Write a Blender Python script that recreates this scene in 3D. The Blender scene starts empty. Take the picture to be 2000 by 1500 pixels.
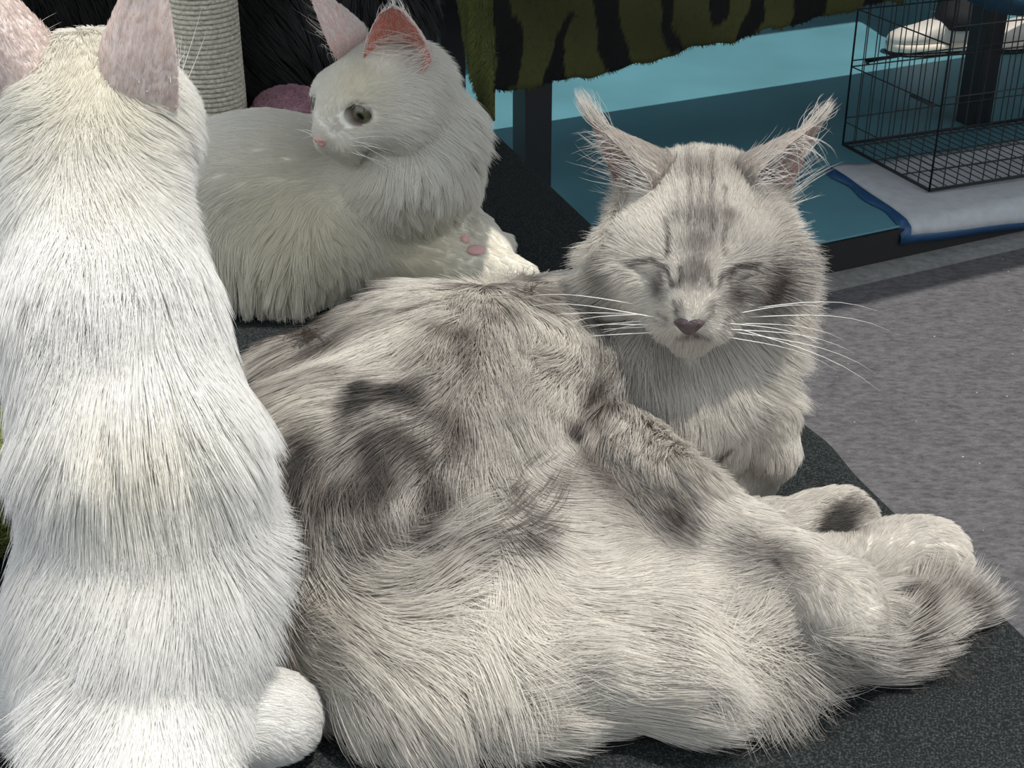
import bpy, bmesh, math, random
import numpy as np
from mathutils import Vector, Matrix
from mathutils.bvhtree import BVHTree
from mathutils.kdtree import KDTree

scene = bpy.context.scene
# ------------------------------------------------------------------ camera
PITCH, CAM_H, FPX = math.radians(28.0), 0.55, 2778.0
cam_data = bpy.data.cameras.new('camera')
cam_data.sensor_width = 36.0
cam_data.lens = FPX / 2000.0 * 36.0
cam_data.clip_start = 0.02
cam = bpy.data.objects.new('camera', cam_data)
scene.collection.objects.link(cam)
cam.location = (0, 0, CAM_H)
cam.rotation_euler = (math.radians(90) - PITCH, 0, 0)
scene.camera = cam
# ------------------------------------------------------------------ world and sun
SUN = np.array([0.32, -0.13, 1.0]); SUN /= np.linalg.norm(SUN)
world = bpy.data.worlds.new('world'); scene.world = world
world.use_nodes = True
wbg = world.node_tree.nodes['Background']
wbg.inputs[0].default_value = (0.88, 0.94, 1.0, 1)
wbg.inputs[1].default_value = 1.02
sd = bpy.data.lights.new('sun', 'SUN'); sd.energy = 4.0; sd.angle = math.radians(0.6); sd.color = (1.0, 0.95, 0.87)
sun = bpy.data.objects.new('sun', sd); scene.collection.objects.link(sun)
sun.rotation_euler = Vector(SUN).to_track_quat('Z', 'Y').to_euler()
sun.location = (2, 1, 4)
# ------------------------------------------------------------------ exposure
vs = scene.view_settings
vs.view_transform = 'Standard'; vs.look = 'None'; vs.gamma = 1.0; vs.exposure = 0.0
vs.use_curve_mapping = False
cy = scene.cycles
cy.max_bounces = 5; cy.diffuse_bounces = 4; cy.glossy_bounces = 2; cy.transmission_bounces = 4; cy.transparent_max_bounces = 4
cy.use_adaptive_sampling = True; cy.adaptive_threshold = 0.08; cy.adaptive_min_samples = 8
cy.caustics_reflective = False; cy.caustics_refractive = False

rng = np.random.default_rng(7)
random.seed(7)
# ================================================================== geometry of the view: used to read positions off the photograph
CF = np.array([0, math.cos(PITCH), -math.sin(PITCH)])
CU = np.array([0, math.sin(PITCH), math.cos(PITCH)])
CR = np.array([1.0, 0, 0]); CC = np.array([0, 0, CAM_H])
def ray(u, v): return CF + (u - 1000) / FPX * CR + (750 - v) / FPX * CU
def at(u, v, z):
    r = ray(u, v); return CC + r * ((z - CAM_H) / r[2])
def aty(u, v, y):
    r = ray(u, v); return CC + r * (y / r[1])
def nrm(a):
    a = np.asarray(a, float); return a / np.maximum(np.linalg.norm(a, axis=-1, keepdims=True), 1e-9)
# ================================================================== helpers
def link(o, parent=None):
    scene.collection.objects.link(o)
    if parent is not None:
        o.parent = parent
        o.matrix_parent_inverse = Matrix.Translation(-Vector(parent.location)) if parent.type == 'EMPTY' else Matrix.Identity(4)
    return o
def tag(o, label=None, cat=None, group=None, kind=None):
    if label: o['label'] = label
    if cat: o['category'] = cat
    if group: o['group'] = group
    if kind: o['kind'] = kind
    return o
def empty(name, loc, label=None, cat=None, group=None):
    o = bpy.data.objects.new(name, None); o.location = loc; o.empty_display_size = 0.05
    scene.collection.objects.link(o)
    return tag(o, label, cat, group)
def mesh_obj(name, V, Fc, mat, parent=None, smooth=True):
    me = bpy.data.meshes.new(name)
    me.from_pydata([tuple(map(float, v)) for v in V], [], [tuple(map(int, f)) for f in Fc])
    me.update()
    if smooth: me.polygons.foreach_set('use_smooth', [True] * len(me.polygons))
    if mat: me.materials.append(mat)
    return link(bpy.data.objects.new(name, me), parent)
def bm_obj(name, bm, mat, parent=None, smooth=False):
    me = bpy.data.meshes.new(name); bm.to_mesh(me); bm.free()
    if smooth: me.polygons.foreach_set('use_smooth', [True] * len(me.polygons))
    if mat: me.materials.append(mat)
    return link(bpy.data.objects.new(name, me), parent)
def tube(pts, rad, sides=6, cap=True):
    """tapered tube along pts; rad a number or one per point"""
    pts = np.asarray(pts, float); n = len(pts)
    rad = np.full(n, rad) if np.isscalar(rad) else np.asarray(rad, float)
    tg = nrm(np.gradient(pts, axis=0))
    ref = np.array([0.0, 0, 1]) if abs(tg[0, 2]) < 0.9 else np.array([1.0, 0, 0])
    V = []; Fc = []
    a = nrm(np.cross(tg[0], ref))
    for i in range(n):
        a = nrm(a - tg[i] * np.dot(a, tg[i])); b = np.cross(tg[i], a)
        for k in range(sides):
            q = 2 * math.pi * k / sides
            V.append(pts[i] + rad[i] * (math.cos(q) * a + math.sin(q) * b))
    for i in range(n - 1):
        for k in range(sides):
            k2 = (k + 1) % sides
            Fc.append((i * sides + k, i * sides + k2, (i + 1) * sides + k2, (i + 1) * sides + k))
    if cap:
        Fc.append(tuple(range(sides))[::-1]); Fc.append(tuple((n - 1) * sides + k for k in range(sides)))
    return V, Fc
def box_mesh(c, size, ax=None, bevel=0.0):
    """oriented box as a bmesh; ax = 3 unit axes (rows)"""
    bm = bmesh.new(); bmesh.ops.create_cube(bm, size=1.0)
    M = np.eye(3) if ax is None else np.asarray(ax, float)
    for v in bm.verts:
        l = np.array(v.co) * np.array(size); v.co = Vector(np.asarray(c) + l @ M)
    if bevel > 0:
        bmesh.ops.bevel(bm, geom=bm.edges[:], offset=bevel, segments=2, affect='EDGES', profile=0.6)
    bmesh.ops.recalc_face_normals(bm, faces=bm.faces[:])
    return bm
# ---- noise in numpy: smooth sums of waves
class Noise:
    def __init__(s, freq, n=10, seed=0):
        r = np.random.default_rng(seed); s.k = r.normal(size=(n, 3)) * freq; s.p = r.uniform(0, 6.28, n); s.n = n
    def __call__(s, P): return np.sin(P @ s.k.T + s.p).sum(1) / math.sqrt(s.n / 2)
# ================================================================== materials
def new_mat(name):
    m = bpy.data.materials.new(name); m.use_nodes = True
    nt = m.node_tree; return m, nt, nt.nodes['Principled BSDF']
def simple(name, col, rough=0.6, metal=0.0, spec=0.5, noise=None, bump=None):
    m, nt, b = new_mat(name)
    b.inputs['Base Color'].default_value = (*col, 1); b.inputs['Roughness'].default_value = rough
    b.inputs['Metallic'].default_value = metal; b.inputs['Specular IOR Level'].default_value = spec
    tc = nt.nodes.new('ShaderNodeTexCoord')
    if noise:
        sc, amt = noise
        n = nt.nodes.new('ShaderNodeTexNoise'); n.inputs['Scale'].default_value = sc; n.inputs['Detail'].default_value = 4
        nt.links.new(tc.outputs['Object'], n.inputs['Vector'])
        r = nt.nodes.new('ShaderNodeMapRange'); r.inputs['To Min'].default_value = 1 - amt; r.inputs['To Max'].default_value = 1 + amt
        r.inputs['From Min'].default_value = 0.3; r.inputs['From Max'].default_value = 0.7
        nt.links.new(n.outputs['Fac'], r.inputs['Value'])
        mx = nt.nodes.new('ShaderNodeMix'); mx.data_type = 'RGBA'; mx.blend_type = 'MULTIPLY'; mx.inputs[0].default_value = 1
        mx.inputs[6].default_value = (*col, 1); nt.links.new(r.outputs['Result'], mx.inputs[7])
        nt.links.new(mx.outputs[2], b.inputs['Base Color'])
    if bump:
        sc, st = bump
        n2 = nt.nodes.new('ShaderNodeTexNoise'); n2.inputs['Scale'].default_value = sc; n2.inputs['Detail'].default_value = 3
        nt.links.new(tc.outputs['Object'], n2.inputs['Vector'])
        bp = nt.nodes.new('ShaderNodeBump'); bp.inputs['Strength'].default_value = st; bp.inputs['Distance'].default_value = 0.002
        nt.links.new(n2.outputs['Fac'], bp.inputs['Height']); nt.links.new(bp.outputs['Normal'], b.inputs['Normal'])
    return m
def carpet_mat():
    m, nt, b = new_mat('grey_carpet')
    tc = nt.nodes.new('ShaderNodeTexCoord')
    a = nt.nodes.new('ShaderNodeTexNoise'); a.inputs['Scale'].default_value = 55; a.inputs['Detail'].default_value = 6; a.inputs['Roughness'].default_value = 0.7
    mp = nt.nodes.new('ShaderNodeMapping'); mp.inputs['Scale'].default_value = (1, 2.2, 1); mp.inputs['Rotation'].default_value = (0, 0, 0.4)
    nt.links.new(tc.outputs['Object'], mp.inputs['Vector']); nt.links.new(mp.outputs['Vector'], a.inputs['Vector'])
    cr = nt.nodes.new('ShaderNodeValToRGB')
    cr.color_ramp.elements[0].position = 0.33; cr.color_ramp.elements[0].color = (0.060, 0.058, 0.063, 1)
    cr.color_ramp.elements[1].position = 0.70; cr.color_ramp.elements[1].color = (0.150, 0.146, 0.152, 1)
    nt.links.new(a.outputs['Fac'], cr.inputs['Fac'])
    v = nt.nodes.new('ShaderNodeTexVoronoi'); v.inputs['Scale'].default_value = 22
    nt.links.new(tc.outputs['Object'], v.inputs['Vector'])
    lt = nt.nodes.new('ShaderNodeMath'); lt.operation = 'LESS_THAN'; lt.inputs[1].default_value = 0.035
    nt.links.new(v.outputs['Distance'], lt.inputs[0])
    mx = nt.nodes.new('ShaderNodeMix'); mx.data_type = 'RGBA'; mx.inputs[7].default_value = (0.5, 0.49, 0.46, 1)
    nt.links.new(lt.outputs[0], mx.inputs[0]); nt.links.new(cr.outputs['Color'], mx.inputs[6])
    nt.links.new(mx.outputs[2], b.inputs['Base Color'])
    b.inputs['Roughness'].default_value = 0.95; b.inputs['Specular IOR Level'].default_value = 0.1
    n2 = nt.nodes.new('ShaderNodeTexNoise'); n2.inputs['Scale'].default_value = 240; n2.inputs['Detail'].default_value = 3
    nt.links.new(tc.outputs['Object'], n2.inputs['Vector'])
    bp = nt.nodes.new('ShaderNodeBump'); bp.inputs['Strength'].default_value = 0.6; bp.inputs['Distance'].default_value = 0.004
    nt.links.new(n2.outputs['Fac'], bp.inputs['Height']); nt.links.new(bp.outputs['Normal'], b.inputs['Normal'])
    return m
def fabric_mat():
    m, nt, b = new_mat('black_woven_fabric')
    tc = nt.nodes.new('ShaderNodeTexCoord')
    mp = nt.nodes.new('ShaderNodeMapping'); mp.inputs['Rotation'].default_value = (0, 0, 0.33)
    nt.links.new(tc.outputs['Object'], mp.inputs['Vector'])
    w1 = nt.nodes.new('ShaderNodeTexWave'); w1.inputs['Scale'].default_value = 190; w1.wave_type = 'BANDS'; w1.bands_direction = 'X'; w1.inputs['Distortion'].default_value = 0.6
    w2 = nt.nodes.new('ShaderNodeTexWave'); w2.inputs['Scale'].default_value = 190; w2.bands_direction = 'Y'; w2.inputs['Distortion'].default_value = 0.6
    for w in (w1, w2): nt.links.new(mp.outputs['Vector'], w.inputs['Vector'])
    ml = nt.nodes.new('ShaderNodeMath'); ml.operation = 'MULTIPLY'
    nt.links.new(w1.outputs['Fac'], ml.inputs[0]); nt.links.new(w2.outputs['Fac'], ml.inputs[1])
    n = nt.nodes.new('ShaderNodeTexNoise'); n.inputs['Scale'].default_value = 700; n.inputs['Detail'].default_value = 2
    nt.links.new(tc.outputs['Object'], n.inputs['Vector'])
    cr = nt.nodes.new('ShaderNodeValToRGB')
    cr.color_ramp.elements[0].position = 0.45; cr.color_ramp.elements[0].color = (0.012, 0.0145, 0.0155, 1)
    cr.color_ramp.elements[1].position = 0.78; cr.color_ramp.elements[1].color = (0.10, 0.11, 0.105, 1)
    nt.links.new(n.outputs['Fac'], cr.inputs['Fac'])
    mx = nt.nodes.new('ShaderNodeMix'); mx.data_type = 'RGBA'; mx.inputs[6].default_value = (0.011, 0.0135, 0.0145, 1)
    ad = nt.nodes.new('ShaderNodeMapRange'); ad.inputs['To Min'].default_value = 0.4; ad.inputs['To Max'].default_value = 1
    nt.links.new(ml.outputs[0], ad.inputs['Value']); nt.links.new(ad.outputs['Result'], mx.inputs[0])
    nt.links.new(cr.outputs['Color'], mx.inputs[7]); nt.links.new(mx.outputs[2], b.inputs['Base Color'])
    b.inputs['Roughness'].default_value = 0.9; b.inputs['Specular IOR Level'].default_value = 0.05
    bp = nt.nodes.new('ShaderNodeBump'); bp.inputs['Strength'].default_value = 0.35; bp.inputs['Distance'].default_value = 0.0008
    nt.links.new(n.outputs['Fac'], bp.inputs['Height']); nt.links.new(bp.outputs['Normal'], b.inputs['Normal'])
    return m
def fur_mat(name, gloss=0.06, trans=0.42):
    """strands: colour from the strand's own pigment attribute"""
    m = bpy.data.materials.new(name); m.use_nodes = True; nt = m.node_tree; nt.nodes.clear()
    out = nt.nodes.new('ShaderNodeOutputMaterial')
    at_ = nt.nodes.new('ShaderNodeAttribute'); at_.attribute_name = 'pigment'
    d = nt.nodes.new('ShaderNodeBsdfDiffuse'); t = nt.nodes.new('ShaderNodeBsdfTranslucent')
    hb = nt.nodes.new('ShaderNodeBsdfHair'); hb.component = 'Reflection'
    hb.inputs['RoughnessU'].default_value = 0.35; hb.inputs['RoughnessV'].default_value = 0.6; hb.inputs['Offset'].default_value = -0.1
    hb.inputs['Color'].default_value = (1, 0.98, 0.95, 1)
    for x in (d, t): nt.links.new(at_.outputs['Color'], x.inputs['Color'])
    m1 = nt.nodes.new('ShaderNodeMixShader'); m1.inputs[0].default_value = trans
    nt.links.new(d.outputs[0], m1.inputs[1]); nt.links.new(t.outputs[0], m1.inputs[2])
    m2 = nt.nodes.new('ShaderNodeMixShader'); m2.inputs[0].default_value = gloss
    nt.links.new(m1.outputs[0], m2.inputs[1]); nt.links.new(hb.outputs[0], m2.inputs[2])
    nt.links.new(m2.outputs[0], out.inputs['Surface'])
    return m
def skin_mat(name):
    """body under the fur; thin ears let light through"""
    m = bpy.data.materials.new(name); m.use_nodes = True; nt = m.node_tree
    b = nt.nodes['Principled BSDF']; out = nt.nodes['Material Output']
    at_ = nt.nodes.new('ShaderNodeAttribute'); at_.attribute_name = 'pigment'
    nt.links.new(at_.outputs['Color'], b.inputs['Base Color'])
    b.inputs['Roughness'].default_value = 0.75; b.inputs['Specular IOR Level'].default_value = 0.2
    tr = nt.nodes.new('ShaderNodeBsdfTranslucent'); tr.inputs['Color'].default_value = (0.85, 0.30, 0.18, 1)
    ae = nt.nodes.new('ShaderNodeAttribute'); ae.attribute_name = 'thin'
    mx = nt.nodes.new('ShaderNodeMixShader'); nt.links.new(ae.outputs['Fac'], mx.inputs[0])
    nt.links.new(b.outputs[0], mx.inputs[1]); nt.links.new(tr.outputs[0], mx.inputs[2]); nt.links.new(mx.outputs[0], out.inputs['Surface'])
    return m
MAT = dict(
    carpet=carpet_mat(), fabric=fabric_mat(), fur=fur_mat('fur_strands'), skin=skin_mat('cat_skin'), wall=simple('grey_added_wall', (0.10, 0.11, 0.12), 0.9, noise=(2, 0.1)), plush=fur_mat('plush_pile', 0.012, 0.15),
    black_metal=simple('black_metal', (0.012, 0.014, 0.016), 0.45, 0.0, 0.4),
    black_wood=simple('black_painted_wood', (0.006, 0.008, 0.010), 0.4, 0.0, 0.4, noise=(12, 0.3)),
    blue_vinyl=simple('blue_vinyl_mat', (0.084, 0.222, 0.272), 0.42, 0.0, 0.45, noise=(3, 0.12)),
    black_rubber=simple('black_rubber_edge', (0.006, 0.006, 0.007), 0.7),
    grey_strip=simple('grey_edging', (0.19, 0.19, 0.185), 0.8, noise=(60, 0.25), bump=(200, 0.4)),
    pad_white=simple('absorbent_paper', (0.40, 0.42, 0.44), 0.85, noise=(40, 0.08), bump=(90, 0.5)),
    pad_blue=simple('blue_plastic_film', (0.015, 0.065, 0.16), 0.4),
    whisker=simple('whisker', (0.9, 0.88, 0.84), 0.35),
    brow=simple('dark_whisker', (0.10, 0.09, 0.08), 0.4),
    sisal=simple('sisal_rope', (0.60, 0.56, 0.46), 0.9, noise=(260, 0.3), bump=(420, 0.8)),
    sisal_core=simple('cardboard_core', (0.25, 0.22, 0.17), 0.9),
    pink=simple('pink_fleece', (0.42, 0.25, 0.29), 0.95, noise=(150, 0.2), bump=(260, 1.0)),
    black_plush=simple('black_plush', (0.008, 0.008, 0.009), 0.9),
    trouser=simple('dark_trouser_cloth', (0.012, 0.013, 0.016), 0.85, noise=(80, 0.2), bump=(300, 0.4)),
    shoe_white=simple('white_leather', (0.55, 0.52, 0.47), 0.55, noise=(20, 0.06)),
    shoe_sole=simple('pale_rubber_sole', (0.60, 0.54, 0.45), 0.6),
    shoe_grey=simple('grey_mesh_fabric', (0.16, 0.16, 0.16), 0.8, bump=(400, 0.5)),
    blue_cloth=simple('dark_blue_cloth', (0.02, 0.075, 0.13), 0.8, noise=(10, 0.2)),
    nose_dark=simple('dark_mauve_nose', (0.10, 0.07, 0.072), 0.45, bump=(900, 0.5)),
    nose_pink=simple('pink_nose', (0.70, 0.42, 0.38), 0.45, bump=(900, 0.4)),
    paw_pad=simple('pink_paw_pad', (0.62, 0.36, 0.34), 0.6),
    pad_dark=simple('dark_paw_pad', (0.035, 0.028, 0.026), 0.6),
)
# ================================================================== body surfaces: smooth union of limbs, then surface nets
class Body:
    def __init__(s, lo, hi, fine_lo=None, fine_hi=None, res=0.0042, fine=0.0023):
        ax = []
        for i in range(3):
            if fine_lo is None:
                ax.append(np.arange(lo[i], hi[i] + res, res))
            else:
                a = np.arange(lo[i], fine_lo[i], res); b = np.arange(fine_lo[i], fine_hi[i], fine); c = np.arange(fine_hi[i], hi[i] + res, res)
                ax.append(np.concatenate([a, b, c]))
        s.ax = [a.astype(np.float32) for a in ax]
        s.D = np.full([len(a) for a in s.ax], 1.0, np.float32)
    def _sub(s, lo, hi):
        sl = []
        for i in range(3):
            a = max(0, np.searchsorted(s.ax[i], lo[i]) - 1); b = min(len(s.ax[i]), np.searchsorted(s.ax[i], hi[i]) + 1)
            if b <= a: return None, None
            sl.append(slice(a, b))
        X, Y, Z = np.meshgrid(*[s.ax[i][sl[i]] for i in range(3)], indexing='ij', sparse=True)
        return tuple(sl), (X, Y, Z)
    def _mix(s, sl, d, k, cut):
        D = s.D[sl]
        if cut:
            d = -d; h = np.clip(0.5 - 0.5 * (D - d) / k, 0, 1); s.D[sl] = D + (d - D) * h + k * h * (1 - h)
        else:
            h = np.clip(0.5 + 0.5 * (D - d) / k, 0, 1); s.D[sl] = D + (d - D) * h - k * h * (1 - h)
    def limb(s, pts, k=0.02, cut=False):
        """pts: list of (point, radius): rounded cones end to end"""
        for (a, ra), (b, rb) in zip(pts[:-1], pts[1:]):
            a = np.asarray(a, np.float32); b = np.asarray(b, np.float32); m = max(ra, rb) + 2.2 * k + 0.012
            sl, g = s._sub(np.minimum(a, b) - m, np.maximum(a, b) + m)
            if sl is None: continue
            ab = b - a; L = float(ab @ ab) + 1e-12
            t = np.clip(((g[0] - a[0]) * ab[0] + (g[1] - a[1]) * ab[1] + (g[2] - a[2]) * ab[2]) / L, 0, 1)
            d = np.sqrt((g[0] - a[0] - t * ab[0]) ** 2 + (g[1] - a[1] - t * ab[1]) ** 2 + (g[2] - a[2] - t * ab[2]) ** 2) - (ra + (rb - ra) * t)
            s._mix(sl, d, k, cut)
    def ball(s, c, r, ax=None, k=0.02, cut=False):
        """ellipsoid, radii r along the rows of ax"""
        c = np.asarray(c, np.float32); r = np.broadcast_to(np.asarray(r, np.float32), (3,)); A = np.eye(3, dtype=np.float32) if ax is None else np.asarray(ax, np.float32)
        m = float(r.max()) + 2.2 * k + 0.012
        sl, g = s._sub(c - m, c + m)
        if sl is None: return
        x, y, z = g[0] - c[0], g[1] - c[1], g[2] - c[2]
        q = [A[i, 0] * x + A[i, 1] * y + A[i, 2] * z for i in range(3)]
        k0 = np.sqrt(sum((q[i] / r[i]) ** 2 for i in range(3))); k1 = np.sqrt(sum((q[i] / r[i] ** 2) ** 2 for i in range(3))) + 1e-9
        s._mix(sl, np.where(k1 < 1e-6, -r.min(), k0 * (k0 - 1) / k1), k, cut)
    def floor(s, z0):
        s.D = np.maximum(s.D, (z0 - s.ax[2])[None, None, :])
    def surface(s, smooth=2):
        D = s.D; ins = D < 0; nx, ny, nz = D.shape
        c = np.zeros((nx - 1, ny - 1, nz - 1), np.uint8)
        for dx in (0, 1):
            for dy in (0, 1):
                for dz in (0, 1): c += ins[dx:nx - 1 + dx, dy:ny - 1 + dy, dz:nz - 1 + dz]
        act = np.argwhere((c > 0) & (c < 8)); idx = np.full(c.shape, -1, np.int64); idx[tuple(act.T)] = np.arange(len(act))
        acc = np.zeros((len(act), 3)); cnt = np.zeros(len(act))
        cr = [(a, b) for a in range(8) for b in range(8) if a < b and bin(a ^ b).count('1') == 1]
        off = [np.array([(q >> 2) & 1, (q >> 1) & 1, q & 1]) for q in range(8)]
        for a, b in cr:
            ia = act + off[a]; ib = act + off[b]
            da = D[tuple(ia.T)]; db = D[tuple(ib.T)]; m = (da < 0) != (db < 0)
            t = (da / (da - db + 1e-12))[m][:, None]
            pa = np.stack([s.ax[i][ia[m, i]] for i in range(3)], 1); pb = np.stack([s.ax[i][ib[m, i]] for i in range(3)], 1)
            acc[m] += pa + (pb - pa) * t; cnt[m] += 1
        V = acc / cnt[:, None]
        Q = []
        for axn in range(3):
            o = [0, 0, 0]; o[axn] = 1
            A = ins[:nx - o[0], :ny - o[1], :nz - o[2]]; B = ins[o[0]:, o[1]:, o[2]:]
            e = np.argwhere(A != B)
            u, w = (axn + 1) % 3, (axn + 2) % 3
            ok = (e[:, u] > 0) & (e[:, w] > 0) & (e[:, u] < c.shape[u]) & (e[:, w] < c.shape[w]); e = e[ok]
            fl = A[tuple(e.T)]
            def cell(du, dw):
                q = e.copy(); q[:, u] -= du; q[:, w] -= dw; return idx[tuple(q.T)]
            q = np.stack([cell(1, 1), cell(0, 1), cell(0, 0), cell(1, 0)], 1)
            q[~fl] = q[~fl][:, ::-1]; Q.append(q)
        Q = np.concatenate(Q); Q = Q[(Q >= 0).all(1)]
        for _ in range(smooth):
            S = np.zeros_like(V); n = np.zeros(len(V))
            for i in range(4):
                a, b = Q[:, i], Q[:, (i + 1) % 4]
                for k in range(3): S[:, k] += np.bincount(a, V[b, k], len(V)) + np.bincount(b, V[a, k], len(V))
                n += np.bincount(a, minlength=len(V)) + np.bincount(b, minlength=len(V))
            V = 0.5 * V + 0.5 * S / np.maximum(n, 1)[:, None]
        return V, Q
def sheet_ear(base, tip, opening, W, cup, nu=13, nv=16, th=0.0022, bend=0.0, tuck=0.35, pw=0.75):
    """cupped ear shell; returns verts, quads, and per-vert (u, v, inner flag)"""
    base = np.asarray(base); tip = np.asarray(tip); axd = tip - base; H = np.linalg.norm(axd); axd = axd / H
    op = nrm(opening - axd * np.dot(opening, axd)); sd_ = np.cross(axd, op)
    V = []; info = []
    for layer in (0, 1):
        for j in range(nv):
            v = j / (nv - 1)
            w = W * ((1 - v) ** pw) * (1 + 0.25 * math.sin(math.pi * v)) * min(1.0, tuck + 2.2 * v) + 0.0012
            for i in range(nu):
                u = -1 + 2 * i / (nu - 1); a = u * 1.15
                x = math.sin(a) / math.sin(1.15) * w; y = (math.cos(1.15) - math.cos(a)) * cup * w / W * (1.0 + 0.6 * (1 - v))
                p = base + axd * (H * v) + sd_ * x + op * (y + bend * v * v)
                if layer: p = p - op * (th * (1 - 0.6 * v)) * (1.0 if abs(u) < 0.95 else 0.3)
                V.append(p); info.append((u, v, 1 - layer))
    Fq = []; N = nu * nv
    for j in range(nv - 1):
        for i in range(nu - 1):
            q = (j * nu + i, j * nu + i + 1, (j + 1) * nu + i + 1, (j + 1) * nu + i)
            Fq.append(q); Fq.append(tuple(N + k for k in q[::-1]))
        for i0 in (0, nu - 1):
            q = (j * nu + i0, (j + 1) * nu + i0, N + (j + 1) * nu + i0, N + j * nu + i0); Fq.append(q if i0 == 0 else q[::-1])
    for i in range(nu - 1):
        q = ((nv - 1) * nu + i, (nv - 1) * nu + i + 1, N + (nv - 1) * nu + i + 1, N + (nv - 1) * nu + i); Fq.append(q[::-1])
    return np.array(V), np.array(Fq), np.array(info), (axd, op, sd_)
# ================================================================== fur
def lerp(a, b, t): return a + (b - a) * t
class Coat:
    """reads positions off the photo onto the body surface and interpolates fur flow, length and pigment over it"""
    def __init__(s, V, Q):
        s.bvh = BVHTree.FromPolygons([Vector(v) for v in V], [tuple(map(int, q)) for q in Q])
        s.flow = []; s.marks = []; s.pale = []
    def hit(s, u, v):
        r = ray(u, v); r = r / np.linalg.norm(r)
        loc, n, i, d = s.bvh.ray_cast(Vector(CC), Vector(r), 6)
        if loc is None:
            best = None
            for t in np.linspace(0.45, 2.0, 60):
                l2, n2, i2, d2 = s.bvh.find_nearest(Vector(CC + r * t))
                if best is None or d2 < best[2]: best = (l2, n2, d2)
            loc, n = best[0], best[1]
        return np.array(loc), np.array(n)
    def comb(s, rows):
        """rows: (u, v, du, dv, length mm, lift)"""
        for u, v, du, dv, L, lift in rows:
            p, n = s.hit(u, v); w = du * CR - dv * CU; w = w / np.linalg.norm(w)
            fn = np.dot(CF, n)
            a = np.clip(-np.dot(w, n) / (fn if abs(fn) > 0.3 else math.copysign(0.3, fn)), -1.5, 1.5)
            t = w + a * CF; t = nrm(t - n * np.dot(t, n)); s.flow.append((p, t, L * 1e-3, lift))
    def comb3(s, rows):
        for p, d, L, lift in rows: s.flow.append((np.asarray(p, float), nrm(d), L * 1e-3, lift))
    def patch(s, rows):
        """rows: (u, v, radius px, strength)"""
        for u, v, r, st in rows:
            p, n = s.hit(u, v); s.marks.append((p, r / FPX * np.dot(p - CC, CF), st))
    def fade(s, rows):
        for u, v, r, st in rows:
            p, n = s.hit(u, v); s.pale.append((p, r / FPX * np.dot(p - CC, CF), st))
    def stroke(s, pts, r, st):
        pts = np.array(pts, float)
        for (a, b) in zip(pts[:-1], pts[1:]):
            n = max(2, int(np.linalg.norm(b - a) / (r * 0.7)))
            for t in np.linspace(0, 1, n): s.patch([(*(a + (b - a) * t), r, st)])
    def field(s, P, N):
        cp = np.array([f[0] for f in s.flow]); ct = np.array([f[1] for f in s.flow]); cl = np.array([f[2] for f in s.flow]); cf = np.array([f[3] for f in s.flow])
        T = np.zeros_like(P); L = np.zeros(len(P)); lift = np.zeros(len(P))
        for a in range(0, len(P), 40000):
            sl = slice(a, a + 40000)
            d2 = ((P[sl, None, :] - cp[None]) ** 2).sum(2)
            w = 1.0 / (d2 + 0.009 ** 2) ** 2.6; w /= w.sum(1, keepdims=True)
            T[sl] = w @ ct; L[sl] = w @ cl; lift[sl] = w @ cf
        T = T - N * (T * N).sum(1, keepdims=True)
        return nrm(T), L, lift
    def dark(s, P, marks=None):
        o = np.argsort(P[:, 0]); X = P[o].astype(np.float32); xs = X[:, 0]; m = np.zeros(len(P), np.float32)
        for p, r, st in (s.marks if marks is None else marks):
            a, b = np.searchsorted(xs, (p[0] - 2.4 * r, p[0] + 2.4 * r)); sub = X[a:b]
            if b <= a: continue
            k = np.where(np.abs(sub[:, 1] - p[1]) < 2.4 * r)[0]
            d2 = ((sub[k] - p.astype(np.float32)) ** 2).sum(1); m[a + k] = np.maximum(m[a + k], st * np.exp(-d2 / (r * r)))
        out = np.zeros(len(P)); out[o] = m
        return out
def sample(V, Q, n, weight=None, seed=1):
    """random points on a quad surface; weight is per face"""
    r = np.random.default_rng(seed)
    T = np.concatenate([Q[:, [0, 1, 2]], Q[:, [0, 2, 3]]]); a, b, c = V[T[:, 0]], V[T[:, 1]], V[T[:, 2]]
    N = np.cross(b - a, c - a); ar = np.linalg.norm(N, axis=1) + 1e-14
    w = ar if weight is None else ar * np.concatenate([weight, weight])
    k = r.choice(len(T), n, p=w / w.sum()); u = r.random(n); v = r.random(n); f = u + v > 1; u[f] = 1 - u[f]; v[f] = 1 - v[f]
    P = a[k] + (b[k] - a[k]) * u[:, None] + (c[k] - a[k]) * v[:, None]
    return P, k % len(Q)
def vert_normals(V, Q):
    fn = np.cross(V[Q[:, 2]] - V[Q[:, 0]], V[Q[:, 3]] - V[Q[:, 1]]); N = np.zeros_like(V)
    for i in range(4):
        for k in range(3): N[:, k] += np.bincount(Q[:, i], fn[:, k], len(V))
    return nrm(N), nrm(fn)
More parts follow.
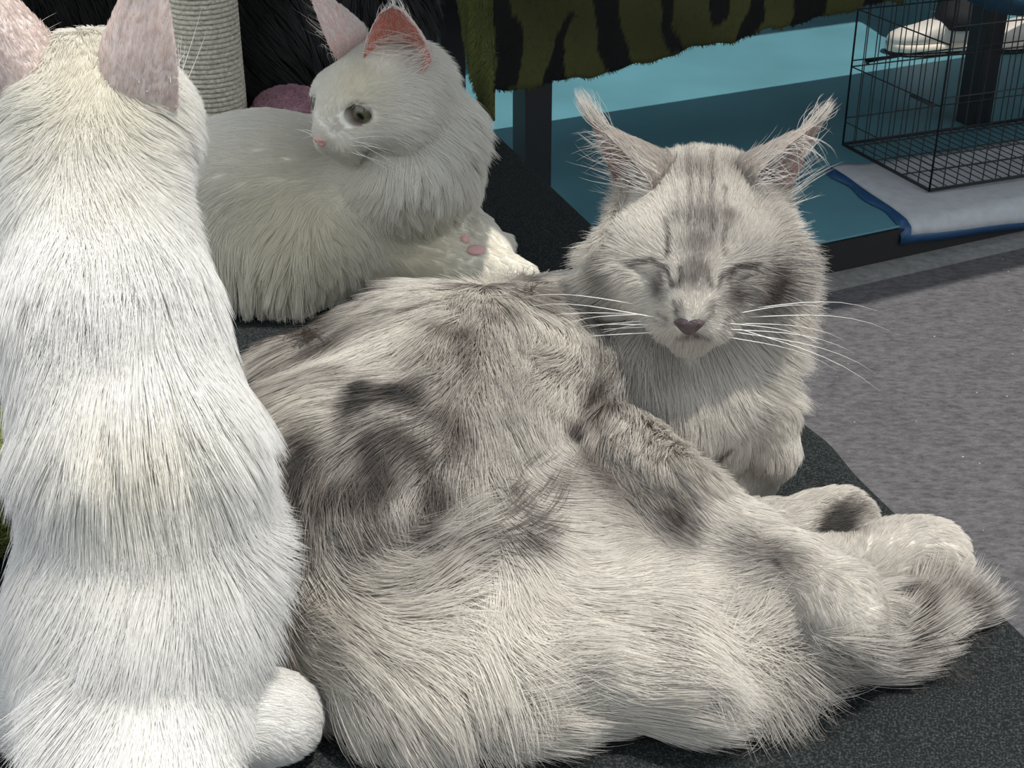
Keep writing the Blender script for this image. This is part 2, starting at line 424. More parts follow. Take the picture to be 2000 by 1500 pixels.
def strands(P, N, T, L, lift, K=6, wave=0.15, wfreq=55, gravity=0.0, clump=0.5, clump_n=28, jitter=0.12, seed=3, floor=None, curl=0.0, clump_min=8):
    """grow strands; returns (n, K, 3)"""
    r = np.random.default_rng(seed); n = len(P)
    nz = [Noise(wfreq, 8, seed + i) for i in range(3)]
    wv = np.stack([q(P) for q in nz], 1) * wave + r.normal(size=(n, 3)) * jitter
    T = T + wv; T = nrm(T - N * (T * N).sum(1, keepdims=True) * 0.85)
    B = np.cross(N, T); cs = Noise(35, 8, seed + 9)(P) * curl
    L = L * (0.65 + 0.6 * r.random(n)); out = np.zeros((n, K, 3)); out[:, 0] = P; st = (L / (K - 1))[:, None]
    lift = lift * (0.7 + 0.6 * r.random(n))
    for j in range(1, K):
        s = (j - 0.5) / (K - 1)
        d = N * (lift * (1 - 0.75 * s))[:, None] + T + B * (cs * s)[:, None]; d[:, 2] -= gravity * s
        out[:, j] = out[:, j - 1] + nrm(d) * st
    if clump > 0:
        nc = max(clump_min, n // clump_n); ci = r.choice(n, nc, replace=False); kd = KDTree(nc)
        for i, c in enumerate(ci): kd.insert(P[c], i)
        kd.balance(); near = np.fromiter((kd.find(p)[1] for p in P), np.int64, n); near = ci[near]
        cl = clump * (0.5 + 0.7 * r.random(n))
        for j in range(1, K):
            s = (j / (K - 1)) ** 1.4
            out[:, j] += (out[near, j] - out[:, j]) * (cl * s)[:, None]
    if floor is not None: out[:, :, 2] = np.maximum(out[:, :, 2], floor + 0.0006 + 0.0025 * r.random(n)[:, None])
    return out
def fur_object(name, groups, parent, mat):
    """groups: list of (points (n,K,3), root colour (n,3), tip colour (n,3), radius (n,) )"""
    sizes = []; pos = []; col = []; rad = []
    for S, c0, c1, r0 in groups:
        n, K, _ = S.shape; sizes += [K] * n; pos.append(S.reshape(-1, 3))
        s = np.linspace(0, 1, K)[None, :, None]; c = c0 if c0.ndim == 3 else c0[:, None, :] + (c1 - c0)[:, None, :] * s ** 0.8
        col.append(np.concatenate([c, np.ones((n, K, 1))], 2).reshape(-1, 4))
        tp = np.linspace(0, 1, K); tp = 1 - 0.9 * tp ** 2
        rad.append((r0[:, None] * tp[None, :]).reshape(-1))
    hc = bpy.data.hair_curves.new(name); hc.add_curves(sizes)
    hc.attributes['position'].data.foreach_set('vector', np.concatenate(pos).astype(np.float32).ravel())
    hc.attributes.new('radius', 'FLOAT', 'POINT').data.foreach_set('value', np.concatenate(rad).astype(np.float32))
    hc.attributes.new('pigment', 'FLOAT_COLOR', 'POINT').data.foreach_set('color', np.clip(np.concatenate(col), 0, 1).astype(np.float32).ravel())
    hc.materials.append(mat)
    o = link(bpy.data.objects.new(name, hc), parent); o['kind'] = 'stuff'
    return o
# ================================================================== the setting
FLOOR_Z, PLAT_Z = -0.70, -0.62
def quad_slab(name, pts, z0, z1, mat, parent=None, bevel=0.0):
    bm = bmesh.new(); n = len(pts)
    lo = [bm.verts.new((p[0], p[1], z0)) for p in pts]; hi = [bm.verts.new((p[0], p[1], z1)) for p in pts]
    bm.faces.new(hi); bm.faces.new(lo[::-1])
    for i in range(n): bm.faces.new((lo[i], lo[(i + 1) % n], hi[(i + 1) % n], hi[i]))
    if bevel: bmesh.ops.bevel(bm, geom=[e for e in bm.edges if abs(e.verts[0].co.z - z1) < 1e-6 and abs(e.verts[1].co.z - z1) < 1e-6], offset=bevel, segments=3, affect='EDGES')
    bmesh.ops.recalc_face_normals(bm, faces=bm.faces[:])
    return bm_obj(name, bm, mat, parent)
tag(quad_slab('floor', [(-7, -5), (9, -5), (9, 12), (-7, 12)], FLOOR_Z - 0.05, FLOOR_Z, MAT['carpet']), 'grey speckled carpet floor', kind='structure')
# platform: front edge runs through two points read off the photo
pa, pb = at(1590, 478, PLAT_Z)[:2], at(2000, 392, PLAT_Z)[:2]
E = nrm(pb - pa); G = np.array([-E[1], E[0]])                      # along the platform's front edge, and away from the camera
P0 = pa - E * 3.0
plat = empty('low_platform', (*(pa + E), FLOOR_Z), 'low platform covered with shiny blue vinyl, black along its edge', 'platform')
c = [P0, P0 + E * 6.98, P0 + E * 6.98 + G * 4.58, P0 + G * 4.58]
quad_slab('base', [c[0] + G * 0.012, c[1] + G * 0.012, c[2], c[3]], FLOOR_Z, PLAT_Z - 0.004, MAT['black_rubber'], plat)
quad_slab('vinyl_mat', [c[0] + G * 0.004, c[1] + G * 0.004, c[2], c[3]], PLAT_Z - 0.004, PLAT_Z, MAT['blue_vinyl'], plat, 0.002)
quad_slab('black_edge', [P0 - G * 0.004, P0 + E * 6.98 - G * 0.004, P0 + E * 6.98 + G * 0.0118, P0 + G * 0.0118], FLOOR_Z, PLAT_Z - 0.006, MAT['black_rubber'], plat)
tag(quad_slab('trim_1', [P0 - G * 0.075, P0 + E * 6.98 - G * 0.075, P0 + E * 6.98 - G * 0.005, P0 - G * 0.005], FLOOR_Z, FLOOR_Z + 0.006, MAT['grey_strip']), 'pale grey edging strip along the blue platform', kind='structure')
for nm, a_, b_ in (('added_wall_back', P0 + G * 4.6 - E * 1.0, P0 + G * 4.6 + E * 7.0), ('added_wall_right', P0 + E * 7.0 - G * 2.0, P0 + E * 7.0 + G * 4.6)):  # unseen walls, added to keep low skylight off the mat
    d_ = nrm(b_ - a_); n_ = np.array([-d_[1], d_[0]]) * (1 if nm == 'added_wall_back' else -1); tag(quad_slab(nm, [a_, b_, b_ + n_ * 0.08, a_ + n_ * 0.08], FLOOR_Z, 2.2, MAT['wall']), 'plain grey wall added out of view to block skylight', kind='structure')
# ------------------------------------------------------------------ cat table with the black fabric cover
e1, e2 = at(950, 230, 0)[:2], at(2000, 1215, 0)[:2]
TD = nrm(e1 - e2); TL = np.array([-TD[1], TD[0]])                  # along the right edge (away), and towards the left
if TL[0] > 0: TL = -TL
T0 = e2 - TD * 0.45; TLEN, TWID = 2.0, 0.86
table = empty('cat_table', (*(T0 + TD * TLEN / 2 + TL * TWID / 2), FLOOR_Z), 'long table under a black woven fabric cover', 'table')
def table_cover():
    nu, nv = 200, 90; V = []; Fc = []
    nA, nB = Noise(9, 8, 21), Noise(28, 8, 22)
    ridge_a, ridge_b = at(1270, 1470, 0)[:2], at(1640, 1330, 0)[:2]
    ridge2_a, ridge2_b = at(1430, 1430, 0)[:2], at(1990, 1350, 0)[:2]
    def seg_d(q, a, b):
        ab = b - a; t = np.clip(((q - a) @ ab) / (ab @ ab), -0.25, 1.25); return np.linalg.norm(q - a - ab * t)
    bump_s = (np.dot(at(1625, 850, 0)[:2] - T0, TD))
    for i in range(nu + 1):
        s = TLEN * i / nu
        for j in range(nv + 1):
            w = TWID * (j / nv) ** 1.25
            q = T0 + TD * s + TL * w
            z = 0.0
            if w < 0.10:
                q = q - TL * (0.006 * math.exp(-((s - bump_s) / 0.035) ** 2)) * (1 - w / 0.10)
            q3 = np.array([[q[0], q[1], 0]])
            z += -0.0012 + 0.0006 * nA(q3)[0] + 0.0002 * nB(q3)[0]
            z += 0.0022 * math.exp(-(seg_d(q, ridge_a, ridge_b) / 0.0035) ** 2) + 0.0016 * math.exp(-(seg_d(q, ridge2_a, ridge2_b) / 0.02) ** 2)
            edge = min(w, TWID - w, s, TLEN - s)
            if edge < 0.012: z -= 0.010 * (1 - edge / 0.012) ** 2
            V.append((q[0], q[1], z))
    for i in range(nu):
        for j in range(nv):
            a = i * (nv + 1) + j; Fc.append((a, a + 1, a + nv + 2, a + nv + 1))
    rim = [i * (nv + 1) for i in range(nu + 1)] + [nu * (nv + 1) + j for j in range(1, nv + 1)] + [i * (nv + 1) + nv for i in range(nu - 1, -1, -1)] + [j for j in range(nv - 1, 0, -1)]
    ctr = T0 + TD * TLEN / 2 + TL * TWID / 2
    prev = rim
    for dz, ins in ((0.012, 0.001), (0.035, 0.003), (0.060, 0.012)):
        cur = []
        for r_ in rim:
            v = V[r_]; d = nrm(ctr - np.array(v[:2])); cur.append(len(V)); V.append((v[0] + d[0] * ins, v[1] + d[1] * ins, -0.012 - dz))
        for k in range(len(rim)):
            k2 = (k + 1) % len(rim); Fc.append((prev[k], cur[k], cur[k2], prev[k2]))
        prev = cur
    Fc.append(tuple(prev[::-1]))
    me = mesh_obj('fabric_cover', V, Fc, MAT['fabric'], table)
    bm = bmesh.new(); bm.from_mesh(me.data); bmesh.ops.recalc_face_normals(bm, faces=bm.faces[:]); bm.to_mesh(me.data); bm.free()
    return me
table_cover()
for s, w in ((0.08, 0.08), (TLEN - 0.08, 0.08), (0.08, TWID - 0.08), (TLEN - 0.08, TWID - 0.08)):
    q = T0 + TD * s + TL * w
    V, Fc = tube([(q[0], q[1], FLOOR_Z), (q[0], q[1], -0.075)], 0.016, 12); mesh_obj('leg', V, Fc, MAT['black_metal'], table)
# ------------------------------------------------------------------ tiger-striped plush blanket over a table on the platform
la = at(1038, 427, PLAT_Z)[:2]                                       # foot of its near leg
ax3 = np.array([[E[0], E[1], 0], [G[0], G[1], 0], [0, 0, 1.0]])
TT_Z = 0.10
lc_s = float(np.dot(at(1897, 238, PLAT_Z)[:2] - la, E)); 
dt = empty('platform_table', (*(la + E * lc_s / 2), PLAT_Z), 'black table on thick square legs under the striped blanket', 'table')
legs = [(0.0, 0.0), (lc_s, 0.10), (-0.02, 0.40), (lc_s + 0.85, 0.0), (lc_s + 0.85, 0.37)]
for s, g in legs:
    q = la + E * s + G * g
    bm_obj('leg', box_mesh((q[0], q[1], (PLAT_Z + TT_Z - 0.03) / 2), (0.064, 0.064, TT_Z - 0.03 - PLAT_Z), ax3, 0.003), MAT['black_wood'], dt)
q = la + E * (lc_s + 0.85) / 2 + G * 0.210
bm_obj('table_top', box_mesh((q[0], q[1], TT_Z - 0.015), (lc_s + 0.97, 0.44, 0.03), ax3, 0.004), MAT['black_wood'], dt)
FO = la - G * 0.048                                                    # the blanket's front hangs in this plane
def on_front(u, v):
    r = ray(u, v); n = np.array([G[0], G[1], 0.0]); t = np.dot(np.array([FO[0], FO[1], 0]) - CC, n) / np.dot(r, n); p = CC + r * t
    return np.dot(p[:2] - FO, E), p[2]
bot = np.array([on_front(u, v) for u, v in ((965, 178), (1010, 173), (1060, 168), (1110, 160), (1180, 145), (1260, 122), (1340, 96), (1480, 63), (1600, 38), (1700, 12))])
s_left = bot[0, 0]; s_right = on_front(1765, 0)[0]
stripes = [[(956, 0), (988, 0), (996, 24), (1018, 44), (1020, 66), (1012, 128), (1009, 175), (967, 182), (967, 80), (958, 40)],
    [(1128, 24), (1116, 30), (1098, 66), (1088, 90), (1072, 120), (1065, 148), (1065, 172), (1114, 165), (1108, 120), (1114, 86), (1120, 50)],
    [(1159, 0), (1208, 0), (1208, 40), (1213, 74), (1238, 127), (1193, 145), (1176, 103), (1162, 46)],
    [(1282, 0), (1319, 0), (1316, 46), (1340, 98), (1310, 110), (1293, 63)],
    [(1384, 0), (1424, 0), (1416, 28), (1393, 54), (1382, 40)],
    [(1463, 6), (1498, 0), (1493, 34), (1470, 71), (1424, 84), (1441, 51)],
    [(1567, 0), (1630, 0), (1618, 23), (1595, 48), (1538, 64), (1553, 34)],
    [(1692, 0), (1732, 0), (1727, 17), (1690, 23)], [(1082, 0), (1099, 0), (1096, 6), (1084, 5)]]
polys = []
for st in stripes:
    pl = []
    for u, v in st: pl.append(on_front(u + (4 if v == 0 else 0), -170 if v == 0 else v))
    polys.append(np.array(pl))
def in_poly(pts, poly):
    x, y = pts[:, 0], pts[:, 1]; r = np.zeros(len(pts), bool); j = len(poly) - 1
    for i in range(len(poly)):
        xi, yi = poly[i]; xj, yj = poly[j]
        c_ = ((yi > y) != (yj > y)) & (x < (xj - xi) * (y - yi) / (yj - yi + 1e-12) + xi); r ^= c_; j = i
    return r
OLIVE = np.array([0.052, 0.055, 0.017]); STRIPE = np.array([0.006, 0.006, 0.006])
nw = Noise(45, 8, 5)
def tiger_colour(sz):
    w = np.stack([nw(np.c_[sz, sz[:, 0] * 0]), nw(np.c_[sz[:, ::-1], sz[:, 0] * 0 + 3])], 1) * 0.003
    m = np.zeros(len(sz), bool)
    for p in polys: m |= in_poly(sz + w, p)
    k = 1 + 0.22 * Noise(14, 8, 6)(np.c_[sz, sz[:, 0] * 0])
    return np.where(m[:, None], STRIPE, OLIVE * k[:, None])
def blanket():
    root = empty('tiger_blanket', (FO[0], FO[1], TT_Z), 'olive green plush blanket with black tiger stripes draped over the platform table', 'blanket')
    # front sheet (s, t): t=0 at the hem, up to the top edge, then back over the table top
    ns, nt_ = 230, 44; V = []; C = []; SZ = []
    def hem(s):
        return np.interp(s, bot[:, 0], bot[:, 1]) + 0.004 * math.sin(s * 37) + 0.002 * math.sin(s * 91)
    prof = []
    for i in range(ns + 1):
        s = s_left + (s_right - s_left) * i / ns; h_ = hem(s)
        for j in range(nt_ + 1):
            t = j / nt_
            if t < 0.75:
                z = h_ + (TT_Z + 0.004 - h_) * t / 0.75; g = 0.010 * math.sin(s * 9 + 1) * (1 - t / 0.75) + 0.004 * math.sin(s * 23)
                p = FO + E * s + G * (g + 0.004); V.append((p[0], p[1], z)); SZ.append((s, z))
            else:
                g = 0.012 + 0.42 * (t - 0.75) / 0.25; p = FO + E * s + G * g; V.append((p[0], p[1], TT_Z + 0.005)); SZ.append((s, TT_Z + g))
    Fc = [(i * (nt_ + 1) + j, (i + 1) * (nt_ + 1) + j, (i + 1) * (nt_ + 1) + j + 1, i * (nt_ + 1) + j + 1) for i in range(ns) for j in range(nt_)]
    SZ = np.array(SZ); C = tiger_colour(SZ)
    # side flap at the near left corner
    nF = Noise(30, 6, 3); base = len(V); na, nb = 30, 34; V2 = []
    cor = FO + E * s_left
    side = [(965, 236), (948, 205), (928, 150), (910, 100), (896, 50), (885, 0)]
    sp = []
    for u, v in side:
        r = ray(u, v); n = np.array([E[0], E[1], 0.0]); t = np.dot(np.array([cor[0], cor[1], 0]) - CC, n) / np.dot(r, n); p = CC + r * t; sp.append((np.dot(p[:2] - cor, G), p[2]))
    sp = np.array(sp); gmax = max(0.2, sp[-1, 0]); gs = np.maximum.accumulate(sp[:, 0] + np.arange(len(sp)) * 1e-4)
    for i in range(na + 1):
        g = gmax * i / na; zb = np.interp(g, gs, sp[:, 1])
        for j in range(nb + 1):
            z = zb + (TT_Z + 0.004 - zb) * j / nb; p = cor + G * g + E * (0.002 - 0.010 * math.sin(g * 25) * (1 - j / nb)); V2.append((p[0], p[1], z))
    F2 = [(base + i * (nb + 1) + j, base + i * (nb + 1) + j + 1, base + (i + 1) * (nb + 1) + j + 1, base + (i + 1) * (nb + 1) + j) for i in range(na) for j in range(nb)]
    C2 = np.tile(OLIVE * 1.25, (len(V2), 1))
    VV = np.array(V + V2); QQ = np.array(Fc + F2); CC_ = np.concatenate([C, C2])
    o = mesh_obj('cloth', VV, QQ, MAT['plush'], root)
    a = o.data.attributes.new('pigment', 'FLOAT_COLOR', 'POINT'); a.data.foreach_set('color', np.c_[CC_, np.ones(len(CC_))].astype(np.float32).ravel())
    md = o.modifiers.new('thick', 'SOLIDIFY'); md.thickness = 0.004; md.offset = 1
    vn, fnn = vert_normals(VV, QQ)
    ctr = VV[QQ].mean(1); wgt = np.where(ctr[:, 2] > TT_Z - 0.1, 0.15, 1.0)
    P, fi = sample(VV, QQ, 46000, wgt, 4); N = fnn[fi]
    sgn = np.sign(((CC - P) * N).sum(1)); N = N * sgn[:, None]
    isS = fi >= len(Fc); sz = np.c_[(P[:, :2] - FO) @ E, P[:, 2]]
    col = np.where(isS[:, None], OLIVE * 1.7 * (1 + 0.3 * nF(P))[:, None], tiger_colour(sz))
    T = np.tile(np.array([0, 0, -1.0]), (len(P), 1)) + np.random.default_rng(2).normal(size=(len(P), 3)) * 0.3
    S = strands(P, N, T, np.where(isS, 0.016, 0.010), np.full(len(P), 0.9), K=3, wave=0.3, wfreq=60, clump=0.35, clump_n=10, seed=14)
    fur_object('pile', [(S, col * 0.85, col * 1.15, np.full(len(P), 0.0007))], root, MAT['plush'])
blanket()
# ------------------------------------------------------------------ canopy added out of view over the platform to shade the mat and carpet
can = empty('shade_canopy', (*(pa + G * 0.7), PLAT_Z), 'unseen fabric canopy on black posts, added over the blue platform for shade', 'canopy')
CZ = 1.60; ca, cb = -0.75, 0.40
k0, k1 = pa - E * 1.6, pa + E * 3.4
bm = bmesh.new(); nn = 24
for i in range(nn + 1):
    for j in range(7):
        q = k0 + (k1 - k0) * i / nn + G * (ca + (cb - ca) * j / 6); bm.verts.new((q[0], q[1], CZ - 0.02 * math.sin(math.pi * j / 6) * abs(math.sin(i * 0.8))))
bm.verts.ensure_lookup_table()
for i in range(nn):
    for j in range(6): bm.faces.new([bm.verts[i * 7 + j], bm.verts[(i + 1) * 7 + j], bm.verts[(i + 1) * 7 + j + 1], bm.verts[i * 7 + j + 1]])
for g0, g1 in ((0.95, 4.5),):
    vs_ = [bm.verts.new((*(k + G * g), CZ)) for k, g in ((k0, g0), (k1, g0), (k1, g1), (k0, g1))]; bm.faces.new(vs_)
o = bm_obj('shade_roof', bm, simple('shade_canopy_fabric', (0.30, 0.32, 0.34), 0.9), can, True); md = o.modifiers.new('t', 'SOLIDIFY'); md.thickness = 0.004
for a_ in (k0, k1):
    for g_ in (cb, 4.5):
        q = a_ + G * g_; V, Fc = tube([(q[0], q[1], PLAT_Z), (q[0], q[1], CZ)], 0.018, 10); mesh_obj('post', V, Fc, MAT['black_metal'], can)
# ------------------------------------------------------------------ wire crate
wire_me = bpy.data.meshes.new('wire')
V, Fc = tube([(0, 0, 0), (0, 0, 1)], 1.0, 6); wire_me.from_pydata([tuple(v) for v in V], [], Fc); wire_me.materials.append(MAT['black_metal']); wire_me.polygons.foreach_set('use_smooth', [True] * len(wire_me.polygons))
def wire(a, b, r, parent):
    a = Vector(a); b = Vector(b); d = b - a
    o = bpy.data.objects.new('wire', wire_me); scene.collection.objects.link(o); o.parent = parent
    o.matrix_basis = Matrix.Translation(a) @ d.to_track_quat('Z', 'Y').to_matrix().to_4x4() @ Matrix.Diagonal((r, r, d.length, 1))
    return o
cF = at(1813, 386, PLAT_Z)[:2]; ce = nrm(at(2000, 357, PLAT_Z)[:2] - cF); cg = np.array([-ce[1], ce[0]])
CW, CD, CH = 0.78, 0.36, 0.50; cz = PLAT_Z + 0.016
crate = empty('wire_crate', (*cF, PLAT_Z), 'folding black wire pet crate standing on the blue platform', 'crate')
def cpt(s, g, z): q = cF + ce * s + cg * g; return (q[0], q[1], cz + z)
def panel(name, corner, sdir, n, hs, wid, height, rr=0.0013):
    """corner(s,z) gives a point; frame loop is the panel's own mesh, wires its children"""
    bm = bmesh.new(); V = []; Fc = []
    for a, b in (((0, 0), (wid, 0)), ((wid, 0), (wid, height)), ((wid, height), (0, height)), ((0, height), (0, 0))):
        v, f = tube([corner(*a), corner(*b)], 0.0024, 8); k = len(V); V += v; Fc += [tuple(i + k for i in q) for q in f]
    p = mesh_obj(name, V, Fc, MAT['black_metal'], crate)
    for i in range(1, n): wire(corner(wid * i / n, 0), corner(wid * i / n, height), rr, p)
    for h_ in hs: wire(corner(0, h_), corner(wid, h_), rr * 1.3, p)
    return p
panel('front_panel', lambda s, z: cpt(s, 0, z), ce, 21, (0.05, 0.085, 0.22, 0.38), CW, CH)
panel('back_panel', lambda s, z: cpt(s, CD, z), ce, 21, (0.07, 0.2, 0.215, 0.34, 0.46), CW, CH)
panel('side_panel', lambda s, z: cpt(0, s, z), cg, 8, (0.06, 0.2, 0.34, 0.46), CD, CH)
panel('side_panel', lambda s, z: cpt(CW, s, z), cg, 8, (0.06, 0.2, 0.34, 0.46), CD, CH)
panel('top_panel', lambda s, z: cpt(s, z, CH), ce, 16, (0.15, 0.3), CW, CD)
fp = panel('floor_grid', lambda s, z: cpt(s, z, 0.004), ce, 30, (0.11, 0.22, 0.33), CW, CD)
V, Fc = tube([cpt(-0.004, 0.02, 0.20), cpt(-0.012, 0.03, 0.2), cpt(-0.012, 0.10, 0.2), cpt(-0.004, 0.11, 0.2)], 0.003, 8); mesh_obj('door_latch', V, Fc, MAT['black_metal'], crate)
V, Fc = tube([cpt(0.05, CD + 0.004, 0.2), cpt(0.05, CD + 0.012, 0.205), cpt(0.14, CD + 0.012, 0.21), cpt(0.15, CD + 0.004, 0.215)], 0.0045, 8); mesh_obj('door_latch', V, Fc, MAT['black_metal'], crate)
# ------------------------------------------------------------------ absorbent pad under the crate, its front flap hanging over the platform edge
def puppy_pad():
    root = empty('absorbent_pad', (*cF, PLAT_Z), 'white absorbent pet pad with blue film edge under the wire crate', 'pad')
    a, b = at(1640, 346, PLAT_Z)[:2], at(1786, 448, PLAT_Z)[:2]          # left border of the pad, back to front
    a2, b2 = at(1684, 300, PLAT_Z)[:2], at(1826, 405, PLAT_Z)[:2]
    nu, nv = 60, 22; V = []
    d = nrm(b - a); back = a - d * 0.05; LL = np.linalg.norm(b - a) + 0.05
    nzp = Noise(14, 8, 31)
    for j in range(nv + 1):
        for i in range(nu + 1):
            s = 1.02 * i / nu; g = LL * j / nv
            q = back + d * g + ce * s
            ahead = np.dot(q - pa, G)
            z = PLAT_Z + 0.0045 + 0.0025 * max(0.0, 1 + nzp(np.array([[q[0], q[1], 0]]))[0])
            if s < 0.10: z += 0.010 * math.exp(-((s - 0.03) / 0.04) ** 2) * (0.5 + 0.5 * math.sin(g * 9 + 0.6))
            if ahead < 0.0: z += ahead * 0.9; q = q - G * (ahead * 0.75 + 0.012 * min(1.0, -ahead / 0.01))
            V.append((q[0], q[1], z))
    Fc = [(j * (nu + 1) + i, (j + 1) * (nu + 1) + i, (j + 1) * (nu + 1) + i + 1, j * (nu + 1) + i + 1) for j in range(nv) for i in range(nu)]
    o = mesh_obj('paper_layer', V, Fc, MAT['pad_white'], root); md = o.modifiers.new('t', 'SOLIDIFY'); md.thickness = 0.003; md.offset = -1
    # film border: a strip along the left side and the front
    VV = np.array(V).reshape(nv + 1, nu + 1, 3); S = []; F2 = []
    left = [VV[j, 0] for j in range(nv + 1)]; front = [VV[nv, i] for i in range(nu + 1)]
    path = left + front[1:]
    for k, p in enumerate(path):
        out = -np.array([ce[0], ce[1], 0]) if k <= nv else np.array([d[0], d[1], 0])
        if k == nv: out = nrm(-np.array([ce[0], ce[1], 0]) + np.array([d[0], d[1], 0])) * 1.3
        wob = 0.018 + 0.006 * math.sin(k * 0.7) + (0.01 if k > nv else 0)
        S.append(p + np.array([0, 0, 0.001])); q2 = p + out * wob; q2[2] = (PLAT_Z + 0.002) if np.dot(q2[:2] - pa, G) > 0 else min(p[2] - 0.022, PLAT_Z - 0.012)
        if np.dot(q2[:2] - pa, G) <= 0.0: q2[:2] = q2[:2] - G * (np.dot(q2[:2] - pa, G) + 0.010)
        S.append(q2)
    for k in range(len(path) - 1): F2.append((2 * k, 2 * k + 1, 2 * k + 3, 2 * k + 2))
    f = mesh_obj('film_edge', S, F2, MAT['pad_blue'], root); md = f.modifiers.new('t', 'SOLIDIFY'); md.thickness = 0.0015; md.offset = 0
puppy_pad()
# ------------------------------------------------------------------ hammock hanging inside the crate
def hammock():
    c0 = aty(1925, -50, 3.42); n1, n2 = 28, 18; V = []
    for i in range(n1 + 1):
        for j in range(n2 + 1):
            x = -1 + 2 * i / n1; y = -1 + 2 * j / n2
            sag = 0.105 * (1 - x * x) * (1 - 0.6 * y * y) + 0.006 * math.sin(5 * x + 3 * y)
            q = cF + ce * (0.31 + 0.20 * x) + cg * (0.18 + 0.13 * y); V.append((q[0], q[1], HZ - sag))
    Fc = [(i * (n2 + 1) + j, (i + 1) * (n2 + 1) + j, (i + 1) * (n2 + 1) + j + 1, i * (n2 + 1) + j + 1) for i in range(n1) for j in range(n2)]
    root = empty('pet_hammock', (*(cF + ce * 0.31 + cg * 0.18), HZ), 'dark blue cloth hammock sagging inside the top of the wire crate', 'hammock')
    o = mesh_obj('cloth', V, Fc, MAT['blue_cloth'], root); md = o.modifiers.new('t', 'SOLIDIFY'); md.thickness = 0.006
    for x, y in ((-1, -1), (-1, 1), (1, -1), (1, 1)):
        q = cF + ce * (0.31 + 0.20 * x) + cg * (0.18 + 0.13 * y)
        v, f = tube([(q[0], q[1], HZ - 0.004), (q[0], q[1], cz + CH + 0.004)], 0.004, 6); mesh_obj('strap', v, f, MAT['blue_cloth'], root)
HZ = aty(1930, 22, 3.42)[2] + 0.105
hammock()
# ------------------------------------------------------------------ person standing behind the crate: trouser legs and shoes
def loft(rings):
    V = []; Fc = []; n = len(rings[0])
    for r_ in rings: V += list(r_)
    for i in range(len(rings) - 1):
        for k in range(n): Fc.append((i * n + k, i * n + (k + 1) % n, (i + 1) * n + (k + 1) % n, (i + 1) * n + k))
    Fc.append(tuple(range(n))[::-1]); Fc.append(tuple((len(rings) - 1) * n + k for k in range(n)))
    return V, Fc
def shoe(parent, heel, direction, mat, scale=1.0):
    dr = nrm(np.array([*direction, 0.0])); sd_ = np.array([-dr[1], dr[0], 0]); z0 = PLAT_Z
    secs = [(x_, w_ * 1.2, h_ * 1.25) for x_, w_, h_ in [(0.0, 0.028, 0.095), (0.015, 0.036, 0.10), (0.06, 0.038, 0.105), (0.11, 0.040, 0.098), (0.15, 0.044, 0.080), (0.20, 0.050, 0.066), (0.245, 0.046, 0.058), (0.275, 0.034, 0.050), (0.290, 0.014, 0.040)]]
    ru = []; rs = []; rb = []
    for x, w, h_ in secs:
        x *= scale; c_ = np.array([heel[0], heel[1], z0]) + dr * x; up = []; so = []; sb = []
        for k in range(18):
            q = 2 * math.pi * k / 18; cs, sn = math.cos(q), math.sin(q)
            up.append(c_ + sd_ * (w * scale * 0.97 * math.copysign(abs(cs) ** 0.75, cs)) + np.array([0, 0, 0.022 + (h_ - 0.022) * scale * (0.5 + 0.5 * math.copysign(abs(sn) ** 0.8, sn))]))
            so.append(c_ + sd_ * (w * scale * 1.10 * math.copysign(abs(cs) ** 0.6, cs)) + np.array([0, 0, 0.008 + 0.030 * (0.5 + 0.5 * math.copysign(abs(sn) ** 0.4, sn))]))
            sb.append(c_ + sd_ * (w * scale * 1.12 * math.copysign(abs(cs) ** 0.6, cs)) + np.array([0, 0, 0.0005 + 0.009 * (0.5 + 0.5 * math.copysign(abs(sn) ** 0.4, sn))]))
        ru.append(up); rs.append(so); rb.append(sb)
    up = mesh_obj('shoe', *loft(ru), mat, parent); mesh_obj('midsole', *loft(rs), MAT['shoe_sole'], up); mesh_obj('outsole', *loft(rb), MAT['black_rubber'], up)
    for i in range(4):
        x = 0.125 + 0.022 * i; c_ = np.array([heel[0], heel[1], z0 + 0.098 - 0.012 * i]) + dr * x * scale
        v, f = tube([c_ - sd_ * 0.024 + np.array([0, 0, -0.008]), c_ + np.array([0, 0, 0.004]), c_ + sd_ * 0.024 + np.array([0, 0, -0.008])], 0.003, 6); mesh_obj('lace', v, f, MAT['shoe_white'], up)
    return up
s1 = at(1738, 108, PLAT_Z); s2 = at(1922, 108, PLAT_Z)
person = empty('person', (s1[0] + 0.3, s1[1] + 0.1, PLAT_Z), 'person in dark trousers and white sneakers standing behind the wire crate', 'person')
hd = np.array([1.0, 0.10]); hd /= np.linalg.norm(hd)
h1 = s1[:2] + hd * 0.285 + np.array([0, 0.03]); h2 = s2[:2] + hd * 0.285 + np.array([0, 0.07])
shoe(person, h1, -hd, MAT['shoe_white']); shoe(person, h2, -hd, MAT['shoe_white'])
tb = Body(np.array([min(h1[0], h2[0]) - 0.35, h1[1] - 0.35, PLAT_Z + 0.02]), np.array([max(h1[0], h2[0]) + 0.35, h2[1] + 0.65, PLAT_Z + 1.12]), res=0.014)
hipc = (h1 + h2) / 2 + np.array([0.05, 0.26])
for k, hh in enumerate((h1, h2)):
    an = np.array([hh[0] - hd[0] * 0.075, hh[1] - hd[1] * 0.075, PLAT_Z + 0.10]); hp = np.array([hipc[0] + (-0.09 if k == 0 else 0.09), hipc[1], PLAT_Z + 0.92])
    kn = lerp(an, hp, 0.5) - np.array([0.03, 0, 0]); tb.limb([(an, 0.072), (lerp(an, kn, 0.35), 0.062), (kn, 0.075), (hp, 0.095)], 0.02)
tb.limb([((hipc[0] - 0.06, hipc[1], PLAT_Z + 0.96), 0.11), ((hipc[0] + 0.06, hipc[1], PLAT_Z + 0.98), 0.11)], 0.04)
